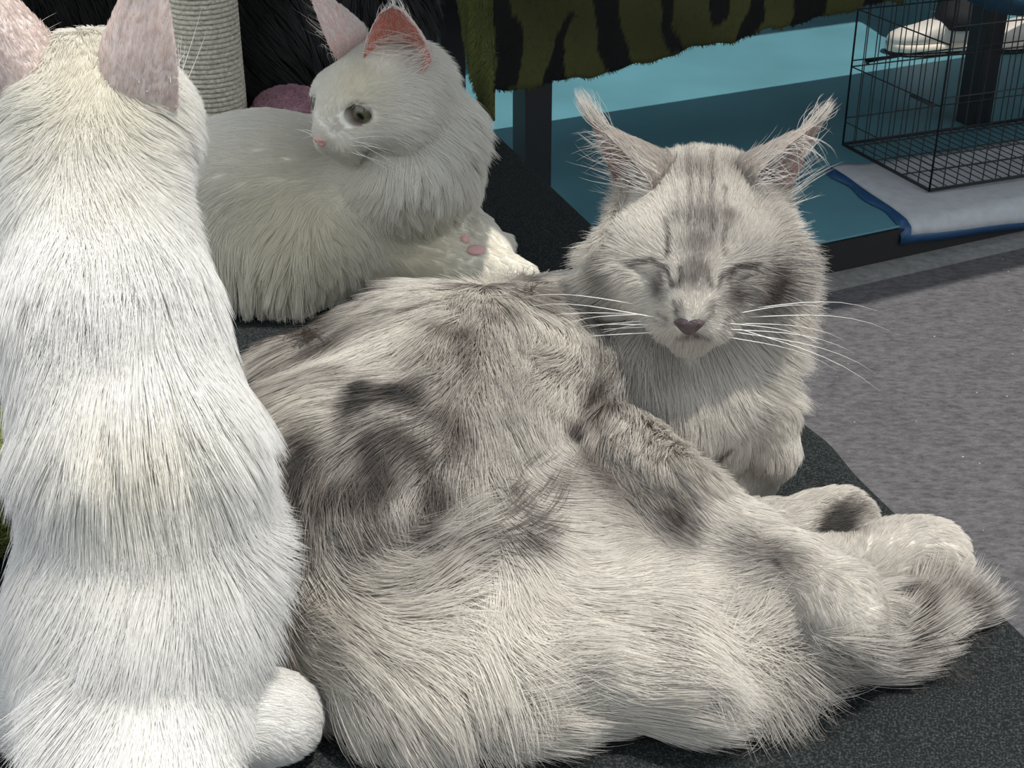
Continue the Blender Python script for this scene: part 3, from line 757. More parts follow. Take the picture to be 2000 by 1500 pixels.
tb.D = np.maximum(tb.D, (PLAT_Z + 0.075 - tb.ax[2])[None, None, :])
mesh_obj('trousers', *tb.surface(2), MAT['trouser'], person)
# ------------------------------------------------------------------ cat tree
pc = aty(407, 110, 1.62)[:2]
tree = empty('cat_tree', (pc[0], pc[1], 0), 'cat tree with a post wound in pale sisal rope behind the white cats', 'cat tree')
bm_obj('base', box_mesh((pc[0] - 0.02, pc[1] - 0.02, 0.014), (0.42, 0.22, 0.024), None, 0.006), MAT['black_plush'], tree)
V, Fc = tube([(pc[0], pc[1], 0.026), (pc[0], pc[1], 0.63)], 0.0355, 32); core = mesh_obj('post', V, Fc, MAT['sisal_core'], tree)
turns, pitch = 108, 0.00555; tt = np.linspace(0, turns, turns * 22)
hp = np.c_[pc[0] + 0.0365 * np.cos(tt * 2 * math.pi), pc[1] + 0.0365 * np.sin(tt * 2 * math.pi), 0.030 + tt * pitch]
V, Fc = tube(hp, 0.0029 * (1 + 0.05 * np.sin(tt * 151)), 6); mesh_obj('sisal_rope', V, Fc, MAT['sisal'], core)
bm_obj('shade_shelf', box_mesh((pc[0] + 0.185, pc[1] - 0.20, 0.642), (0.66, 0.72, 0.022), None, 0.006), MAT['black_plush'], tree)  # unseen board, added to shade the lying white cat
bm_obj('shade_shelf', box_mesh((pc[0] + 0.600, pc[1] - 0.13, 0.642), (0.168, 0.66, 0.022), None, 0.006), MAT['black_plush'], tree)  # second unseen board, added to shade the table beside that cat
# ------------------------------------------------------------------ shaggy black cushion and pink cushion behind the post
def shaggy():
    root = empty('fur_cushion', (-0.45, 1.88, 0), 'big shaggy black fur cushion behind the sisal post', 'cushion')
    b = Body(np.array([-0.92, 1.55, -0.01]), np.array([0.02, 2.25, 0.42]), res=0.011)
    b.limb([((-0.70, 1.93, 0.13), 0.13), ((-0.52, 1.90, 0.14), 0.14), ((-0.33, 1.88, 0.13), 0.13), ((-0.215, 1.88, 0.11), 0.105)], 0.05)
    b.ball((-0.60, 1.86, 0.22), (0.10, 0.10, 0.09), None, 0.06); b.floor(0.002)
    V, Q = b.surface(2); o = mesh_obj('pillow', V, Q, MAT['black_plush'], root)
    vn, fn = vert_normals(V, Q); ctr = V[Q].mean(1); w = np.where(((CC - ctr) * fn).sum(1) > 0, 1.0, 0.25)
    P, fi = sample(V, Q, 26000, w, 8); N = fn[fi]; T = np.tile(np.array([0.5, -0.3, -0.8]), (len(P), 1)); T = nrm(T - N * (T * N).sum(1, keepdims=True))
    S = strands(P, N, T, np.full(len(P), 0.055), np.full(len(P), 0.6), K=6, wave=0.7, wfreq=16, clump=0.6, clump_n=30, gravity=0.3, seed=41, floor=0.0)
    g = np.clip(0.009 + 0.012 * np.random.default_rng(1).random(len(P)) + 0.06 * np.clip(Noise(13, 8, 2)(P) - 0.6, 0, 1), 0.004, 0.09)[:, None] * np.array([1.0, 1.0, 1.02])
    fur_object('shaggy_pile', [(S, g * 0.6, g * 1.3, np.full(len(P), 0.0006))], root, MAT['plush'])
shaggy()
def pink_cushion():
    q = aty(566, 200, 1.635); q[2] = 0.027; root = empty('pink_cushion', (q[0], q[1], 0.027), 'small round pink fleece cushion beside the sisal post', 'cushion')
    b = Body(np.array([q[0] - 0.16, q[1] - 0.14, 0.0]), np.array([q[0] + 0.16, q[1] + 0.14, 0.12]), res=0.006)
    b.ball((q[0], q[1], 0.042), (0.047, 0.05, 0.030), None, 0.02); b.floor(0.0275)
    V, Q = b.surface(2); mesh_obj('fleece', V, Q, MAT['pink'], root)
    vn, fn = vert_normals(V, Q); P, fi = sample(V, Q, 7000, None, 3); N = fn[fi]; T = nrm(np.random.default_rng(5).normal(size=P.shape)); T = nrm(T - N * (T * N).sum(1, keepdims=True))
    S = strands(P, N, T, np.full(len(P), 0.006), np.full(len(P), 1.2), K=3, clump=0.6, clump_n=14, seed=6); cpk = np.tile(np.array([0.44, 0.26, 0.31]), (len(P), 1))
    fur_object('fleece_pile', [(S, cpk * 0.95, cpk, np.full(len(P), 0.0004))], root, MAT['plush'])
pink_cushion()
def green_blanket():
    q = at(-40, 1010, 0.05); root = empty('green_plush_roll', (q[0], q[1], 0), 'green plush roll on the table at the picture edge beside the white sitting cat', 'plush roll')
    b = Body(q - np.array([0.09, 0.10, 0.07]), q + np.array([0.07, 0.14, 0.09]), res=0.006)
    b.limb([(q + np.array([-0.03, -0.05, -0.015]), 0.033), (q + np.array([-0.022, 0.09, -0.012]), 0.036)], 0.02); b.floor(0.001)
    V, Q = b.surface(2); o = mesh_obj('roll', V, Q, MAT['fur'], root); col = np.array([0.20, 0.24, 0.07])
    a = o.data.attributes.new('pigment', 'FLOAT_COLOR', 'POINT'); a.data.foreach_set('color', np.tile(np.array([*col, 1]), (len(V), 1)).astype(np.float32).ravel())
    vn, fn = vert_normals(V, Q); P, fi = sample(V, Q, 6000, None, 3); N = fn[fi]; T = nrm(np.random.default_rng(5).normal(size=P.shape))
    S = strands(P, N, T, np.full(len(P), 0.010), np.full(len(P), 1.0), K=3, clump=0.5, clump_n=14, seed=6, floor=0.0); cc = np.tile(col, (len(P), 1))
    fur_object('pile', [(S, cc * 0.8, cc * 1.1, np.full(len(P), 0.0006))], root, MAT['plush'])
green_blanket()
#@@SECTION3
# ================================================================== the cats
def basis(fwd, up=(0, 0, 1), roll=0.0):
    """rows: side (viewer-independent, cat's own right-hand cross), forward, up"""
    f = nrm(fwd); x = nrm(np.cross(f, up)); u = np.cross(x, f)
    c_, s_ = math.cos(roll), math.sin(roll); x, u = x * c_ + u * s_, u * c_ - x * s_
    return np.array([x, f, u])
def head(b, c, A, k=1.0, eyes='closed'):
    """skull, cheeks, brow, muzzle, chin built into body field b; local axes A rows (x side, y forward, z up)"""
    W = lambda x, y, z: np.asarray(c) + k * (np.array([x, y, z]) @ A)
    b.ball(W(0, -0.010, 0.000), np.array([0.051, 0.056, 0.041]) * k, A, 0.02)
    for s in (-1, 1):
        b.ball(W(0.029 * s, 0.022, -0.016), np.array([0.028, 0.032, 0.026]) * k, A, 0.018)
        b.ball(W(0.024 * s, 0.034, 0.013), np.array([0.019, 0.019, 0.016]) * k, A, 0.014)
    b.limb([(W(0, 0.028, 0.010), 0.027 * k), (W(0, 0.056, 0.000), 0.0200 * k), (W(0, 0.077, -0.009), 0.0128 * k)], 0.014 * k)
    for s in (-1, 1): b.ball(W(0.019 * s, 0.050, -0.017), np.array([0.017, 0.017, 0.015]) * k, A, 0.012 * k)
    for s in (-1, 1): b.ball(W(0.0100 * s, 0.067, -0.0235), np.array([0.0130, 0.0150, 0.0115]) * k, A, 0.011 * k)
    b.ball(W(0, 0.058, -0.038), np.array([0.0140, 0.016, 0.012]) * k, A, 0.010 * k)
    if eyes == 'closed':
        for s in (-1, 1):
            b.ball(W(0.0275 * s, 0.044, -0.001), np.array([0.0175, 0.0145, 0.0145]) * k, A, 0.010)
            b.limb([(W(0.0145 * s, 0.0595, -0.006), 0.0022), (W(0.0185 * s, 0.0605, -0.001), 0.0024), (W(0.028 * s, 0.0590, 0.003), 0.0020), (W(0.040 * s, 0.051, 0.004), 0.0014)], 0.0022, cut=True)
    else:
        for s in (-1, 1):
            b.ball(W(0.0275 * s, 0.043, 0.003), np.array([0.0165, 0.0135, 0.0135]) * k, A, 0.007)
            b.ball(W(0.0285 * s, 0.0585, 0.003), np.array([0.0142, 0.0110, 0.0092]) * k, A, 0.0015, cut=True)
    b.limb([(W(0, 0.086, -0.021), 0.0014), (W(0, 0.083, -0.030), 0.0015)], 0.0025, cut=True)
    for s in (-1, 1): b.limb([(W(0, 0.080, -0.0315), 0.0013), (W(0.009 * s, 0.076, -0.0345), 0.0012), (W(0.016 * s, 0.070, -0.034), 0.0010)], 0.002, cut=True)
    return W
def body_object(V, Q, col, thin, root):
    o = mesh_obj('body', V, Q, MAT['skin'], root)
    a = o.data.attributes.new('pigment', 'FLOAT_COLOR', 'POINT'); a.data.foreach_set('color', np.c_[np.clip(col, 0, 1), np.ones(len(V))].astype(np.float32).ravel())
    a = o.data.attributes.new('thin', 'FLOAT', 'POINT'); a.data.foreach_set('value', thin.astype(np.float32))
    return o
def nose_part(W, k, mat, root, sx=1.0):
    bm = bmesh.new(); bmesh.ops.create_icosphere(bm, subdivisions=3, radius=1.0)
    c0 = W(0, 0.0865, -0.0135); A = np.array([W(1, 0, 0) - W(0, 0, 0), W(0, 1, 0) - W(0, 0, 0), W(0, 0, 1) - W(0, 0, 0)]); A = nrm(A)
    for v in bm.verts:
        x, y, z = v.co; wx = 0.0098 * (0.42 + 0.58 * min(1, max(0, (z + 1) / 1.3)))
        px, py, pz = x * wx * k * sx, y * 0.0048 * k, z * 0.0072 * k
        for s in (-1, 1):
            d = math.hypot(px - s * 0.0046 * k, pz + 0.0008 * k)
            if y > 0: py -= 0.0032 * k * math.exp(-(d / (0.0019 * k)) ** 2)
        if y > 0: py -= 0.0010 * k * math.exp(-(px / (0.0008 * k)) ** 2)
        v.co = Vector(c0 + np.array([px, py, pz]) @ A)
    return bm_obj('nose', bm, mat, root, True)
def whiskers(W, k, root, rows, mat, n=9, seed=1):
    r = np.random.default_rng(seed)
    for s in (-1, 1):
        for i in range(n):
            row = i % 3; x0 = (0.014 + 0.003 * (i // 3)) * s; y0 = 0.075 - 0.006 * (i // 3); z0 = -0.018 - 0.0045 * row
            L = (rows * (0.75 + 0.5 * r.random())); ang = (0.12 - 0.22 * row) + r.normal() * 0.10
            d = np.array([s * 1.0, -0.15 + 0.25 * r.normal() * 0.5, math.sin(ang)]); d = nrm(d); P = []; p = np.array([x0, y0, z0])
            for t in np.linspace(0, 1, 9):
                P.append(W(*(p / 1.0))); p = p + (d + np.array([0, -0.55 * t, -1.0 * t * t])) * L / k / 8
            V, Fc = tube(P, np.linspace(0.00034, 0.00006, 9), 5); mesh_obj('whisker', V, Fc, mat, root)
def ear_hair(ear, n, L, col, seed, outward, tipL=0.02, tuft_col=None):
    """short fur on the back of the ear, long hairs inside along the front edge, a tuft at the tip"""
    V, Fq, info, (axd, op, sd_) = ear; r = np.random.default_rng(seed); out = []
    vn, fn = vert_normals(V, Fq); half = len(V) // 2
    fl = info[Fq].mean(1)[:, 2]
    P, fi = sample(V, Fq, n, np.where(fl < 0.5, 1.0, 0.25), seed); N = fn[fi]
    T = np.tile(axd, (n, 1)); T = nrm(T - N * (T * N).sum(1, keepdims=True))
    S = strands(P, N, T, np.full(n, L), np.full(n, 0.35), K=4, wave=0.15, clump=0.3, seed=seed)
    c_ = np.tile(col, (n, 1)) * (0.85 + 0.3 * r.random((n, 1))); out.append((S, c_ * 0.95, c_, np.full(n, 0.00016)))
    return out
def ear_tufts(ear, n, L, col, seed, edge=-1, spread=0.5, droop=0.2, rad=0.00017, tip_n=60, tip_L=0.025, dirv=None, vmax=0.75, tip_col=None):
    V, Fq, info, (axd, op, sd_) = ear; r = np.random.default_rng(seed); out = []
    m = np.where((info[:, 2] == 1) & (info[:, 0] * edge > 0.25) & (info[:, 1] < vmax) & (info[:, 1] > 0.02))[0]
    k = r.choice(m, n); P = V[k] + r.normal(size=(n, 3)) * 0.0015
    d = op * 0.55 - sd_ * edge * 0.75 * 1.0 + axd * 0.35 if dirv is None else np.asarray(dirv)
    N = np.tile(op, (n, 1)); T = np.tile(nrm(d), (n, 1)) + r.normal(size=(n, 3)) * spread * 0.4
    S = strands(P, N, nrm(T), np.full(n, L) * (0.5 + 0.9 * r.random(n)), np.full(n, 0.4), K=8, wave=0.25, clump=0.35, clump_n=7, gravity=droop, seed=seed, curl=0.6)
    c_ = np.tile(col, (n, 1)); out.append((S, c_, c_, np.full(n, rad)))
    if tip_n:
        m = np.where(info[:, 1] > 0.78)[0]; k = r.choice(m, tip_n); P = V[k] + r.normal(size=(tip_n, 3)) * 0.001
        N = nrm(r.normal(size=(tip_n, 3)) - 0.0); T = np.tile(axd, (tip_n, 1)) + r.normal(size=(tip_n, 3)) * 0.03
        S = strands(P, N, T, np.full(tip_n, tip_L), np.full(tip_n, 0.03), K=7, wave=0.05, clump=0.72, clump_n=4000, clump_min=2, seed=seed + 5, curl=0.2, jitter=0.03)
        c_ = np.tile(col if tip_col is None else tip_col, (tip_n, 1)); out.append((S, c_ * 0.9, c_, np.full(tip_n, rad * 1.3)))
    return out
def grow(V, Q, coat, n, colour, seed, mask=None, clump=0.5, wave=0.2, wfreq=45, gravity=0.1, radius=0.00021, curl=0.0, K=6, dens=0.6, clump_n=28, jitter=0.12, hide=0.35):
    vn, fn = vert_normals(V, Q); ctr = V[Q].mean(1)
    T0_, L0, l0 = coat.field(ctr, fn)
    w = (0.03 / np.maximum(L0, 0.004)) ** dens
    w *= np.where(((CC - ctr) * fn).sum(1) > -0.02, 1.0, hide); w *= np.where(ctr[:, 2] < 0.006, 0.05, 1.0)
    if mask is not None: w *= mask(ctr)
    P, fi = sample(V, Q, n, w, seed)
    vnq = vn[Q[fi]].mean(1); N = nrm(vnq)
    T, L, lift = coat.field(P, N)
    S = strands(P, N, T, L, lift, K=K, wave=wave, wfreq=wfreq, gravity=gravity, clump=clump, clump_n=clump_n, seed=seed, floor=0.0, curl=curl, jitter=jitter)
    off = ((S - P[:, None]) * N[:, None]).sum(2, keepdims=True); X = (S - off * N[:, None] * 0.9).reshape(-1, 3)
    rg = np.random.default_rng(seed); rnd = rg.normal(size=n); X = X + np.repeat(rg.normal(size=(n, 3)) * 0.0009, K, 0)
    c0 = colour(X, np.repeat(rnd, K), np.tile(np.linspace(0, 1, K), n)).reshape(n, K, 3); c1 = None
    rr = radius * np.clip((L / 0.03) ** 0.35, 0.6, 1.25)
    return (S, c0, c1, rr)
def join(parts):
    V = []; Q = []; k = 0
    for v, q in parts: V.append(v); Q.append(np.asarray(q) + k); k += len(v)
    return np.concatenate(V), np.concatenate(Q)
# ------------------------------------------------------------------ silver tabby lying in the sun
def silver_cat():
    hc_ = aty(1366, 452, 0.838)
    A = basis((-0.17, -0.97, -0.14), roll=math.radians(-1.0)); A[0] *= 1.0
    b = Body(np.array([-0.26, 0.52, -0.012]), np.array([0.36, 1.06, 0.33]), hc_ - np.array([0.075, 0.10, 0.075]), hc_ + np.array([0.075, 0.075, 0.075]))
    at_ = at
    b.limb([(at_(755, 960, 0.084), 0.084), (at_(900, 865, 0.085), 0.084), (at_(1100, 785, 0.083), 0.073), (at_(1260, 800, 0.078), 0.060), (at_(1340, 805, 0.072), 0.042)], 0.035)
    b.limb([(at_(668, 848, 0.078), 0.068), (at_(860, 800, 0.085), 0.078)], 0.035)
    b.limb([(at_(1180, 800, 0.085), 0.062), (hc_ + np.array([0.0, 0.050, -0.075]), 0.056), (hc_ + np.array([0, 0.03, -0.02]), 0.044)], 0.03)      # neck
    b.limb([(at_(1330, 800, 0.08), 0.050), (hc_ + np.array([0.01, 0.035, -0.07]), 0.048)], 0.03)
    b.limb([(at_(800, 1010, 0.07), 0.07), (at_(1080, 1070, 0.055), 0.054), (at_(1310, 1110, 0.042), 0.040)], 0.03)                # thigh
    b.limb([(at_(1330, 1085, 0.045), 0.040), (at_(1480, 1050, 0.026), 0.022), (at_(1600, 1030, 0.026), 0.021), (at_(1645, 1022, 0.028), 0.023)], 0.012)   # hind feet
    b.limb([(at_(1360, 1120, 0.04), 0.038), (at_(1600, 1130, 0.026), 0.022), (at_(1760, 1095, 0.027), 0.024), (at_(1815, 1090, 0.028), 0.025)], 0.012)
    b.limb([(at_(1180, 900, 0.090), 0.040), (at_(1320, 990, 0.090), 0.027), (at_(1450, 1052, 0.083), 0.0205), (at_(1560, 1110, 0.074), 0.0190), (at_(1635, 1172, 0.070), 0.0215), (at_(1672, 1205, 0.064), 0.0175)], 0.006)   # stretched foreleg
    for du, dv, dz in ((1655, 1236, 0.050), (1682, 1232, 0.050), (1704, 1216, 0.052), (1712, 1192, 0.055)): b.ball(at_(du, dv, dz), 0.0102, None, 0.0025)
    b.limb([(at_(1400, 770, 0.082), 0.034), (at_(1484, 815, 0.078), 0.0225), (at_(1498, 872, 0.058), 0.0195), (at_(1466, 922, 0.034), 0.0185), (at_(1432, 948, 0.028), 0.0190)], 0.006)       # folded foreleg
    for du, dv in ((1404, 948), (1420, 962), (1442, 968)): b.ball(at_(du, dv, 0.018), 0.0105, None, 0.0025)
    for du, dv in ((1672, 1002), (1682, 1024), (1672, 1046)): b.ball(at_(du, dv, 0.026), 0.0105, None, 0.003)
    for du, dv in ((1838, 1072), (1848, 1092), (1842, 1112)): b.ball(at_(du, dv, 0.026), 0.0105, None, 0.003)
    b.limb([(at_(650, 1110, 0.048), 0.045), (at_(682, 1232, 0.034), 0.028), (at_(800, 1285, 0.034), 0.033), (at_(1000, 1290, 0.034), 0.034), (at_(1280, 1275, 0.034), 0.033), (at_(1480, 1275, 0.026), 0.026), (at_(1680, 1240, 0.020), 0.018), (at_(1830, 1200, 0.014), 0.010)], 0.03)   # tail
    b.limb([(at_(760, 1180, 0.05), 0.045), (at_(1100, 1190, 0.045), 0.042), (at_(1380, 1180, 0.04), 0.034)], 0.035)
    W = head(b, hc_, A, 1.0, 'closed')
    b.floor(0.001); V, Q = b.surface(2)
    nb = len(V)
    # ears turned outwards
    ears = []
    for s in (-1, 1):                                  # A[0] is the cat's own right: viewer's left is +
        base = W(0.035 * s, -0.006, 0.014); tipu = (1154, 232) if s == 1 else (1603, 236)
        tip = aty(tipu[0], tipu[1], 0.862)
        op = nrm(np.array([0.80 * s, 0.55, -0.15]) @ A)
        ears.append(sheet_ear(base, tip, op, 0.030, 0.036, pw=0.95, tuck=0.5))
    V2, Q2 = join([(V, Q)] + [(e[0], e[1]) for e in ears])
    einfo = np.concatenate([e[2] for e in ears])
    root = empty('cat', (float(at(900, 900, 0)[0]), float(at(900, 900, 0)[1]), 0.0), 'silver tabby long-haired cat lying with eyes closed in the sun', 'cat')
    coat = Coat(V, Q)
    coat.comb([
        (1355, 600, 0, -1, 4, .45), (1356, 560, 0, -1, 5, .45), (1370, 450, 0, -1, 8, .5), (1370, 350, 0, -1, 12, .5), (1370, 300, 0, -1, 14, .6),
        (1290, 450, -.4, -1, 9, .5), (1450, 450, .4, -1, 9, .5), (1240, 380, -.5, -1, 12, .5), (1500, 380, .5, -1, 12, .5), (1190, 395, -1, -.1, 26, .6), (1200, 420, -1, .1, 24, .6), (1548, 395, 1, -.1, 24, .6), (1535, 420, 1, .1, 24, .6),
        (1285, 555, -1, .15, 7, .4), (1430, 555, 1, .15, 7, .4), (1250, 570, -1, .2, 14, .5), (1190, 520, -1, .25, 36, .8), (1180, 450, -1, 0, 30, .7), (1200, 600, -.9, .5, 42, .7),
        (1470, 570, 1, .2, 14, .5), (1530, 520, 1, .15, 34, .8), (1540, 450, 1, -.1, 28, .7), (1510, 600, .9, .45, 40, .7),
        (1310, 625, -1, .3, 5, .4), (1395, 625, 1, .3, 5, .4), (1352, 668, 0, 1, 7, .5), (1300, 650, -.7, .8, 9, .5), (1410, 650, .7, .8, 9, .5),
        (1350, 760, .1, 1, 36, .45), (1250, 720, -.1, 1, 34, .45), (1440, 740, .5, 1, 40, .5), (1500, 720, .9, .6, 46, .55), (1470, 780, .5, 1, 22, .45), (1200, 800, .1, 1, 30, .4), (1300, 880, .3, 1, 28, .4), (1390, 880, .1, 1, 15, .3), (1400, 830, .2, 1, 20, .35),
        (1190, 660, -.5, 1, 38, .5), (1130, 600, -.3, 1, 30, .35), (1050, 590, .3, 1, 32, .3), (950, 580, -.6, .5, 36, .3), (850, 570, -1, .25, 40, .3), (700, 600, -1, .3, 42, .3), (600, 650, -1, .5, 42, .35), (560, 760, -.9, .6, 42, .35),
        (1000, 700, .2, 1, 32, .25), (900, 690, -.5, .7, 34, .25), (760, 700, -.9, .5, 36, .3), (660, 800, -.5, .9, 36, .3), (1080, 800, .5, .8, 30, .25), (950, 800, .4, .8, 32, .25), (800, 820, -.2, 1, 34, .3),
        (600, 900, .3, 1, 38, .35), (650, 980, .7, .7, 42, .3), (750, 950, .7, .7, 40, .3), (880, 950, .6, .7, 36, .25), (1000, 950, .7, .6, 32, .25), (700, 1070, 1, .35, 46, .3), (850, 1060, .8, .6, 42, .3), (960, 1080, .5, .8, 36, .25), (580, 1120, .4, 1, 40, .35), (760, 1130, 1, .1, 44, .35),
        (1100, 930, .9, .4, 24, .25), (1200, 1060, .95, .3, 16, .25), (1350, 1090, .95, .3, 14, .25), (1020, 1130, .7, .6, 24, .25), (1250, 1150, .9, .4, 20, .25), (1450, 1170, .9, .4, 20, .25),
        (600, 1230, .6, 1, 50, .35), (700, 1250, .6, 1, 52, .35), (850, 1270, .7, .8, 54, .35), (1000, 1280, .8, .7, 54, .35), (1300, 1270, .85, .6, 54, .35), (1480, 1275, .8, .5, 50, .35), (1560, 1290, 1, 0, 52, .3), (1600, 1255, 1, -.1, 52, .3), (1650, 1290, 1, -.2, 54, .3), (1700, 1250, 1, -.2, 56, .3), (1760, 1230, 1, -.2, 58, .3), (1800, 1205, 1, -.15, 60, .3), (1500, 1310, 1, .05, 50, .35),
        (650, 1330, .7, .8, 52, .4), (800, 1360, .8, .6, 52, .4), (1000, 1370, .9, .4, 50, .4), (1280, 1350, 1, .3, 48, .4), (1480, 1330, 1, .2, 46, .35),
        (1200, 920, .8, .6, 18, .3), (1300, 980, 1, .6, 14, .3), (1420, 1040, 1, .6, 11, .3), (1540, 1110, 1, .7, 8, .3), (1600, 1140, .9, .7, 7, .3), (1620, 1160, .8, .7, 7, .3), (1670, 1195, .7, .8, 6, .3), (1690, 1210, .7, .8, 6, .3), (1650, 1210, .6, .9, 6, .3), (1700, 1225, .7, .8, 6, .3), (1640, 1160, .9, .5, 7, .3), (1680, 1180, .9, .6, 6, .3), (1590, 1180, .8, .8, 9, .3), (1660, 1228, .6, .8, 5, .3), (1705, 1205, .9, .4, 5, .3), (1655, 1245, .5, .9, 4, .3), (1710, 1190, .9, .3, 5, .3), (1625, 1222, .6, .8, 6, .3), (1690, 1235, .7, .7, 5, .3), (1600, 1205, .8, .7, 7, .3),
        (1480, 830, .2, 1, 9, .3), (1450, 850, .1, 1, 9, .3), (1520, 840, .3, 1, 10, .4), (1495, 880, -.1, 1, 9, .35), (1450, 935, -.6, .8, 8, .35), (1520, 860, .6, .8, 16, .4),
        (1500, 1045, 1, -.2, 12, .3), (1600, 1025, 1, -.1, 12, .35), (1640, 1020, 1, .3, 9, .4), (1675, 1010, 1, .1, 8, .4), (1675, 1040, 1, .4, 8, .4), (1650, 1110, 1, -.1, 14, .3), (1760, 1085, 1, -.1, 11, .3), (1810, 1085, 1, .3, 8, .35), (1845, 1090, 1, .2, 7, .35)])
    coat.patch([
        (620, 620, 80, .8), (560, 660, 80, .85), (700, 590, 70, .65), (800, 560, 60, .6), (900, 560, 60, .55), (1000, 560, 60, .5), (1060, 590, 60, .5), (960, 620, 45, .4), (880, 640, 45, .4), (640, 690, 60, .4),
        (560, 745, 50, .5), (600, 800, 50, .35), (690, 830, 42, 1.0), (680, 870, 36, .8), (790, 815, 50, .85), (850, 840, 50, .7), (740, 860, 40, .5), (870, 890, 50, .4),
        (590, 950, 60, .85), (650, 985, 50, .85), (720, 960, 50, .65), (790, 960, 50, .7), (840, 1000, 50, .5), (555, 1045, 40, .95), (610, 1060, 40, .7), (720, 1085, 50, .75), (800, 1100, 40, .8), (850, 1080, 45, .6), (640, 1010, 40, .6), (700, 1020, 40, .5),
        (900, 1000, 60, .55), (950, 960, 40, .65), (978, 950, 22, .85), (935, 940, 16, .85), (1000, 1030, 60, .5), (850, 1130, 50, .5), (940, 1100, 60, .45), (1040, 1000, 45, .45), (500, 1230, 50, .8), (570, 1170, 50, .45), (600, 1090, 30, .5), (1000, 900, 40, .4), (900, 760, 40, .25), (860, 720, 40, .35),
        (1150, 630, 50, .55), (1130, 760, 50, .7), (1120, 690, 45, .6), (1190, 800, 60, .6), (1230, 760, 50, .5), (1140, 850, 40, .7), (1200, 930, 60, .6), (1110, 930, 40, .6), (1280, 980, 60, .55), (1250, 880, 40, .3), (1300, 740, 40, .35), (1240, 830, 40, .4), (1170, 720, 45, .5),
        (1330, 1010, 45, .6), (1490, 1090, 55, .5), (1420, 1050, 28, .55), (1350, 985, 30, .4), (1560, 1100, 25, .3), (1520, 1155, 20, .9),  # last one: painted shade under the stretched foreleg
        (1648, 1015, 50, 1.4), (1615, 1025, 40, 1.25), (1678, 1035, 40, 1.35), (1580, 1030, 22, .7), (1412, 895, 15, 1.0), (1405, 930, 10, .8), (1800, 1095, 26, .45), (1600, 1250, 40, .25), (1700, 1190, 60, .25), (1760, 1200, 60, .40), (1870, 1185, 60, .55), (1490, 850, 24, .25), (1650, 1190, 20, .2),  # small marks beside the folded foreleg: painted shade in the gap to the chest
        (1368, 420, 48, .30), (1364, 520, 32, .42), (1366, 475, 44, .34), (1320, 420, 22, .35), (1420, 420, 22, .35), (1170, 500, 40, .45), (1190, 550, 40, .4), (1510, 560, 50, .45), (1285, 560, 26, .55), (1440, 575, 30, .55), (1250, 340, 40, .4), (1490, 340, 40, .4), (1360, 330, 40, .3), (1440, 330, 40, .2), (1300, 330, 30, .3),
        (1356, 540, 24, .5), (1325, 600, 12, .5), (1385, 600, 12, .5), (1360, 655, 10, .6), (1340, 657, 10, .5)])
    coat.stroke(((1300, 1010), (1380, 1060), (1450, 1115), (1520, 1158)), 15, .75)  # crease between stretched foreleg and thigh: shade and dark fur painted together
    coat.fade([(1200, 1080, 110, .9), (1350, 1120, 100, .9), (1000, 1170, 80, .8), (700, 1260, 90, .7), (850, 1290, 100, .8), (1000, 1300, 110, .9), (1200, 1290, 110, .9), (1400, 1280, 110, .9), (1600, 1110, 40, .9), (1540, 1060, 40, .9), (1480, 1040, 30, .8), (1660, 1200, 60, .8), (1450, 760, 70, .8), (1520, 720, 60, .9), (1400, 800, 60, .6), (1540, 460, 50, .8), (1150, 440, 40, .7), (1200, 640, 30, .8), (1000, 760, 60, .7), (780, 700, 50, .6), (650, 740, 40, .6), (1320, 640, 16, .8), (1385, 640, 16, .8), (1355, 695, 16, .8), (1270, 420, 30, .5), (1310, 545, 6, .9), (1398, 548, 6, .9), (1420, 556, 6, .8), (1300, 556, 6, .7), (700, 1120, 30, .6), (740, 1010, 25, .6), (1560, 1010, 30, .6), (1760, 1060, 50, .6), (1495, 860, 45, .95), (1450, 935, 25, .7)])
    for pl, r_, st in [(((1224, 515), (1275, 507), (1304, 528), (1314, 556)), 6, .85), (((1402, 560), (1408, 538), (1440, 522), (1478, 518)), 6, .85), (((1330, 525), (1333, 540), (1326, 556)), 7, .75), (((1383, 528), (1381, 540), (1388, 556)), 7, .75),
        (((1290, 565), (1296, 545), (1288, 532)), 6, .7), (((1424, 560), (1420, 545), (1432, 534)), 6, .7),
        (((1300, 430), (1308, 465), (1304, 500)), 5, .8), (((1345, 300), (1350, 380), (1345, 440)), 6, .55), (((1390, 300), (1388, 380), (1392, 450)), 6, .55), (((1368, 330), (1368, 400)), 5, .5), (((1418, 440), (1410, 480), (1415, 500)), 5, .5), (((1325, 380), (1322, 440)), 5, .45), (((1412, 370), (1416, 420)), 5, .45),
        (((1318, 590), (1322, 615), (1336, 628)), 5, .7), (((1392, 590), (1390, 612), (1376, 626)), 5, .7), (((1285, 612), (1305, 625)), 4, .6), (((1280, 625), (1302, 637)), 4, .5), (((1415, 625), (1440, 612)), 4, .6), (((1412, 638), (1436, 628)), 4, .5), (((1328, 660), (1340, 655), (1354, 650), (1368, 655), (1382, 660)), 6, .6), (((1353, 640), (1354, 652)), 4, .8)]:
        coat.stroke(pl, r_, st)
    LIGHT = np.array([0.82, 0.785, 0.725]); GREY = np.array([0.088, 0.062, 0.049]); BLK = np.array([0.018, 0.015, 0.013]); n1 = Noise(60, 10, 4); n2 = Noise(22, 10, 5)
    wn = [Noise(48, 8, 90 + i) for i in range(3)]; hcen0 = W(0, 0.02, 0)
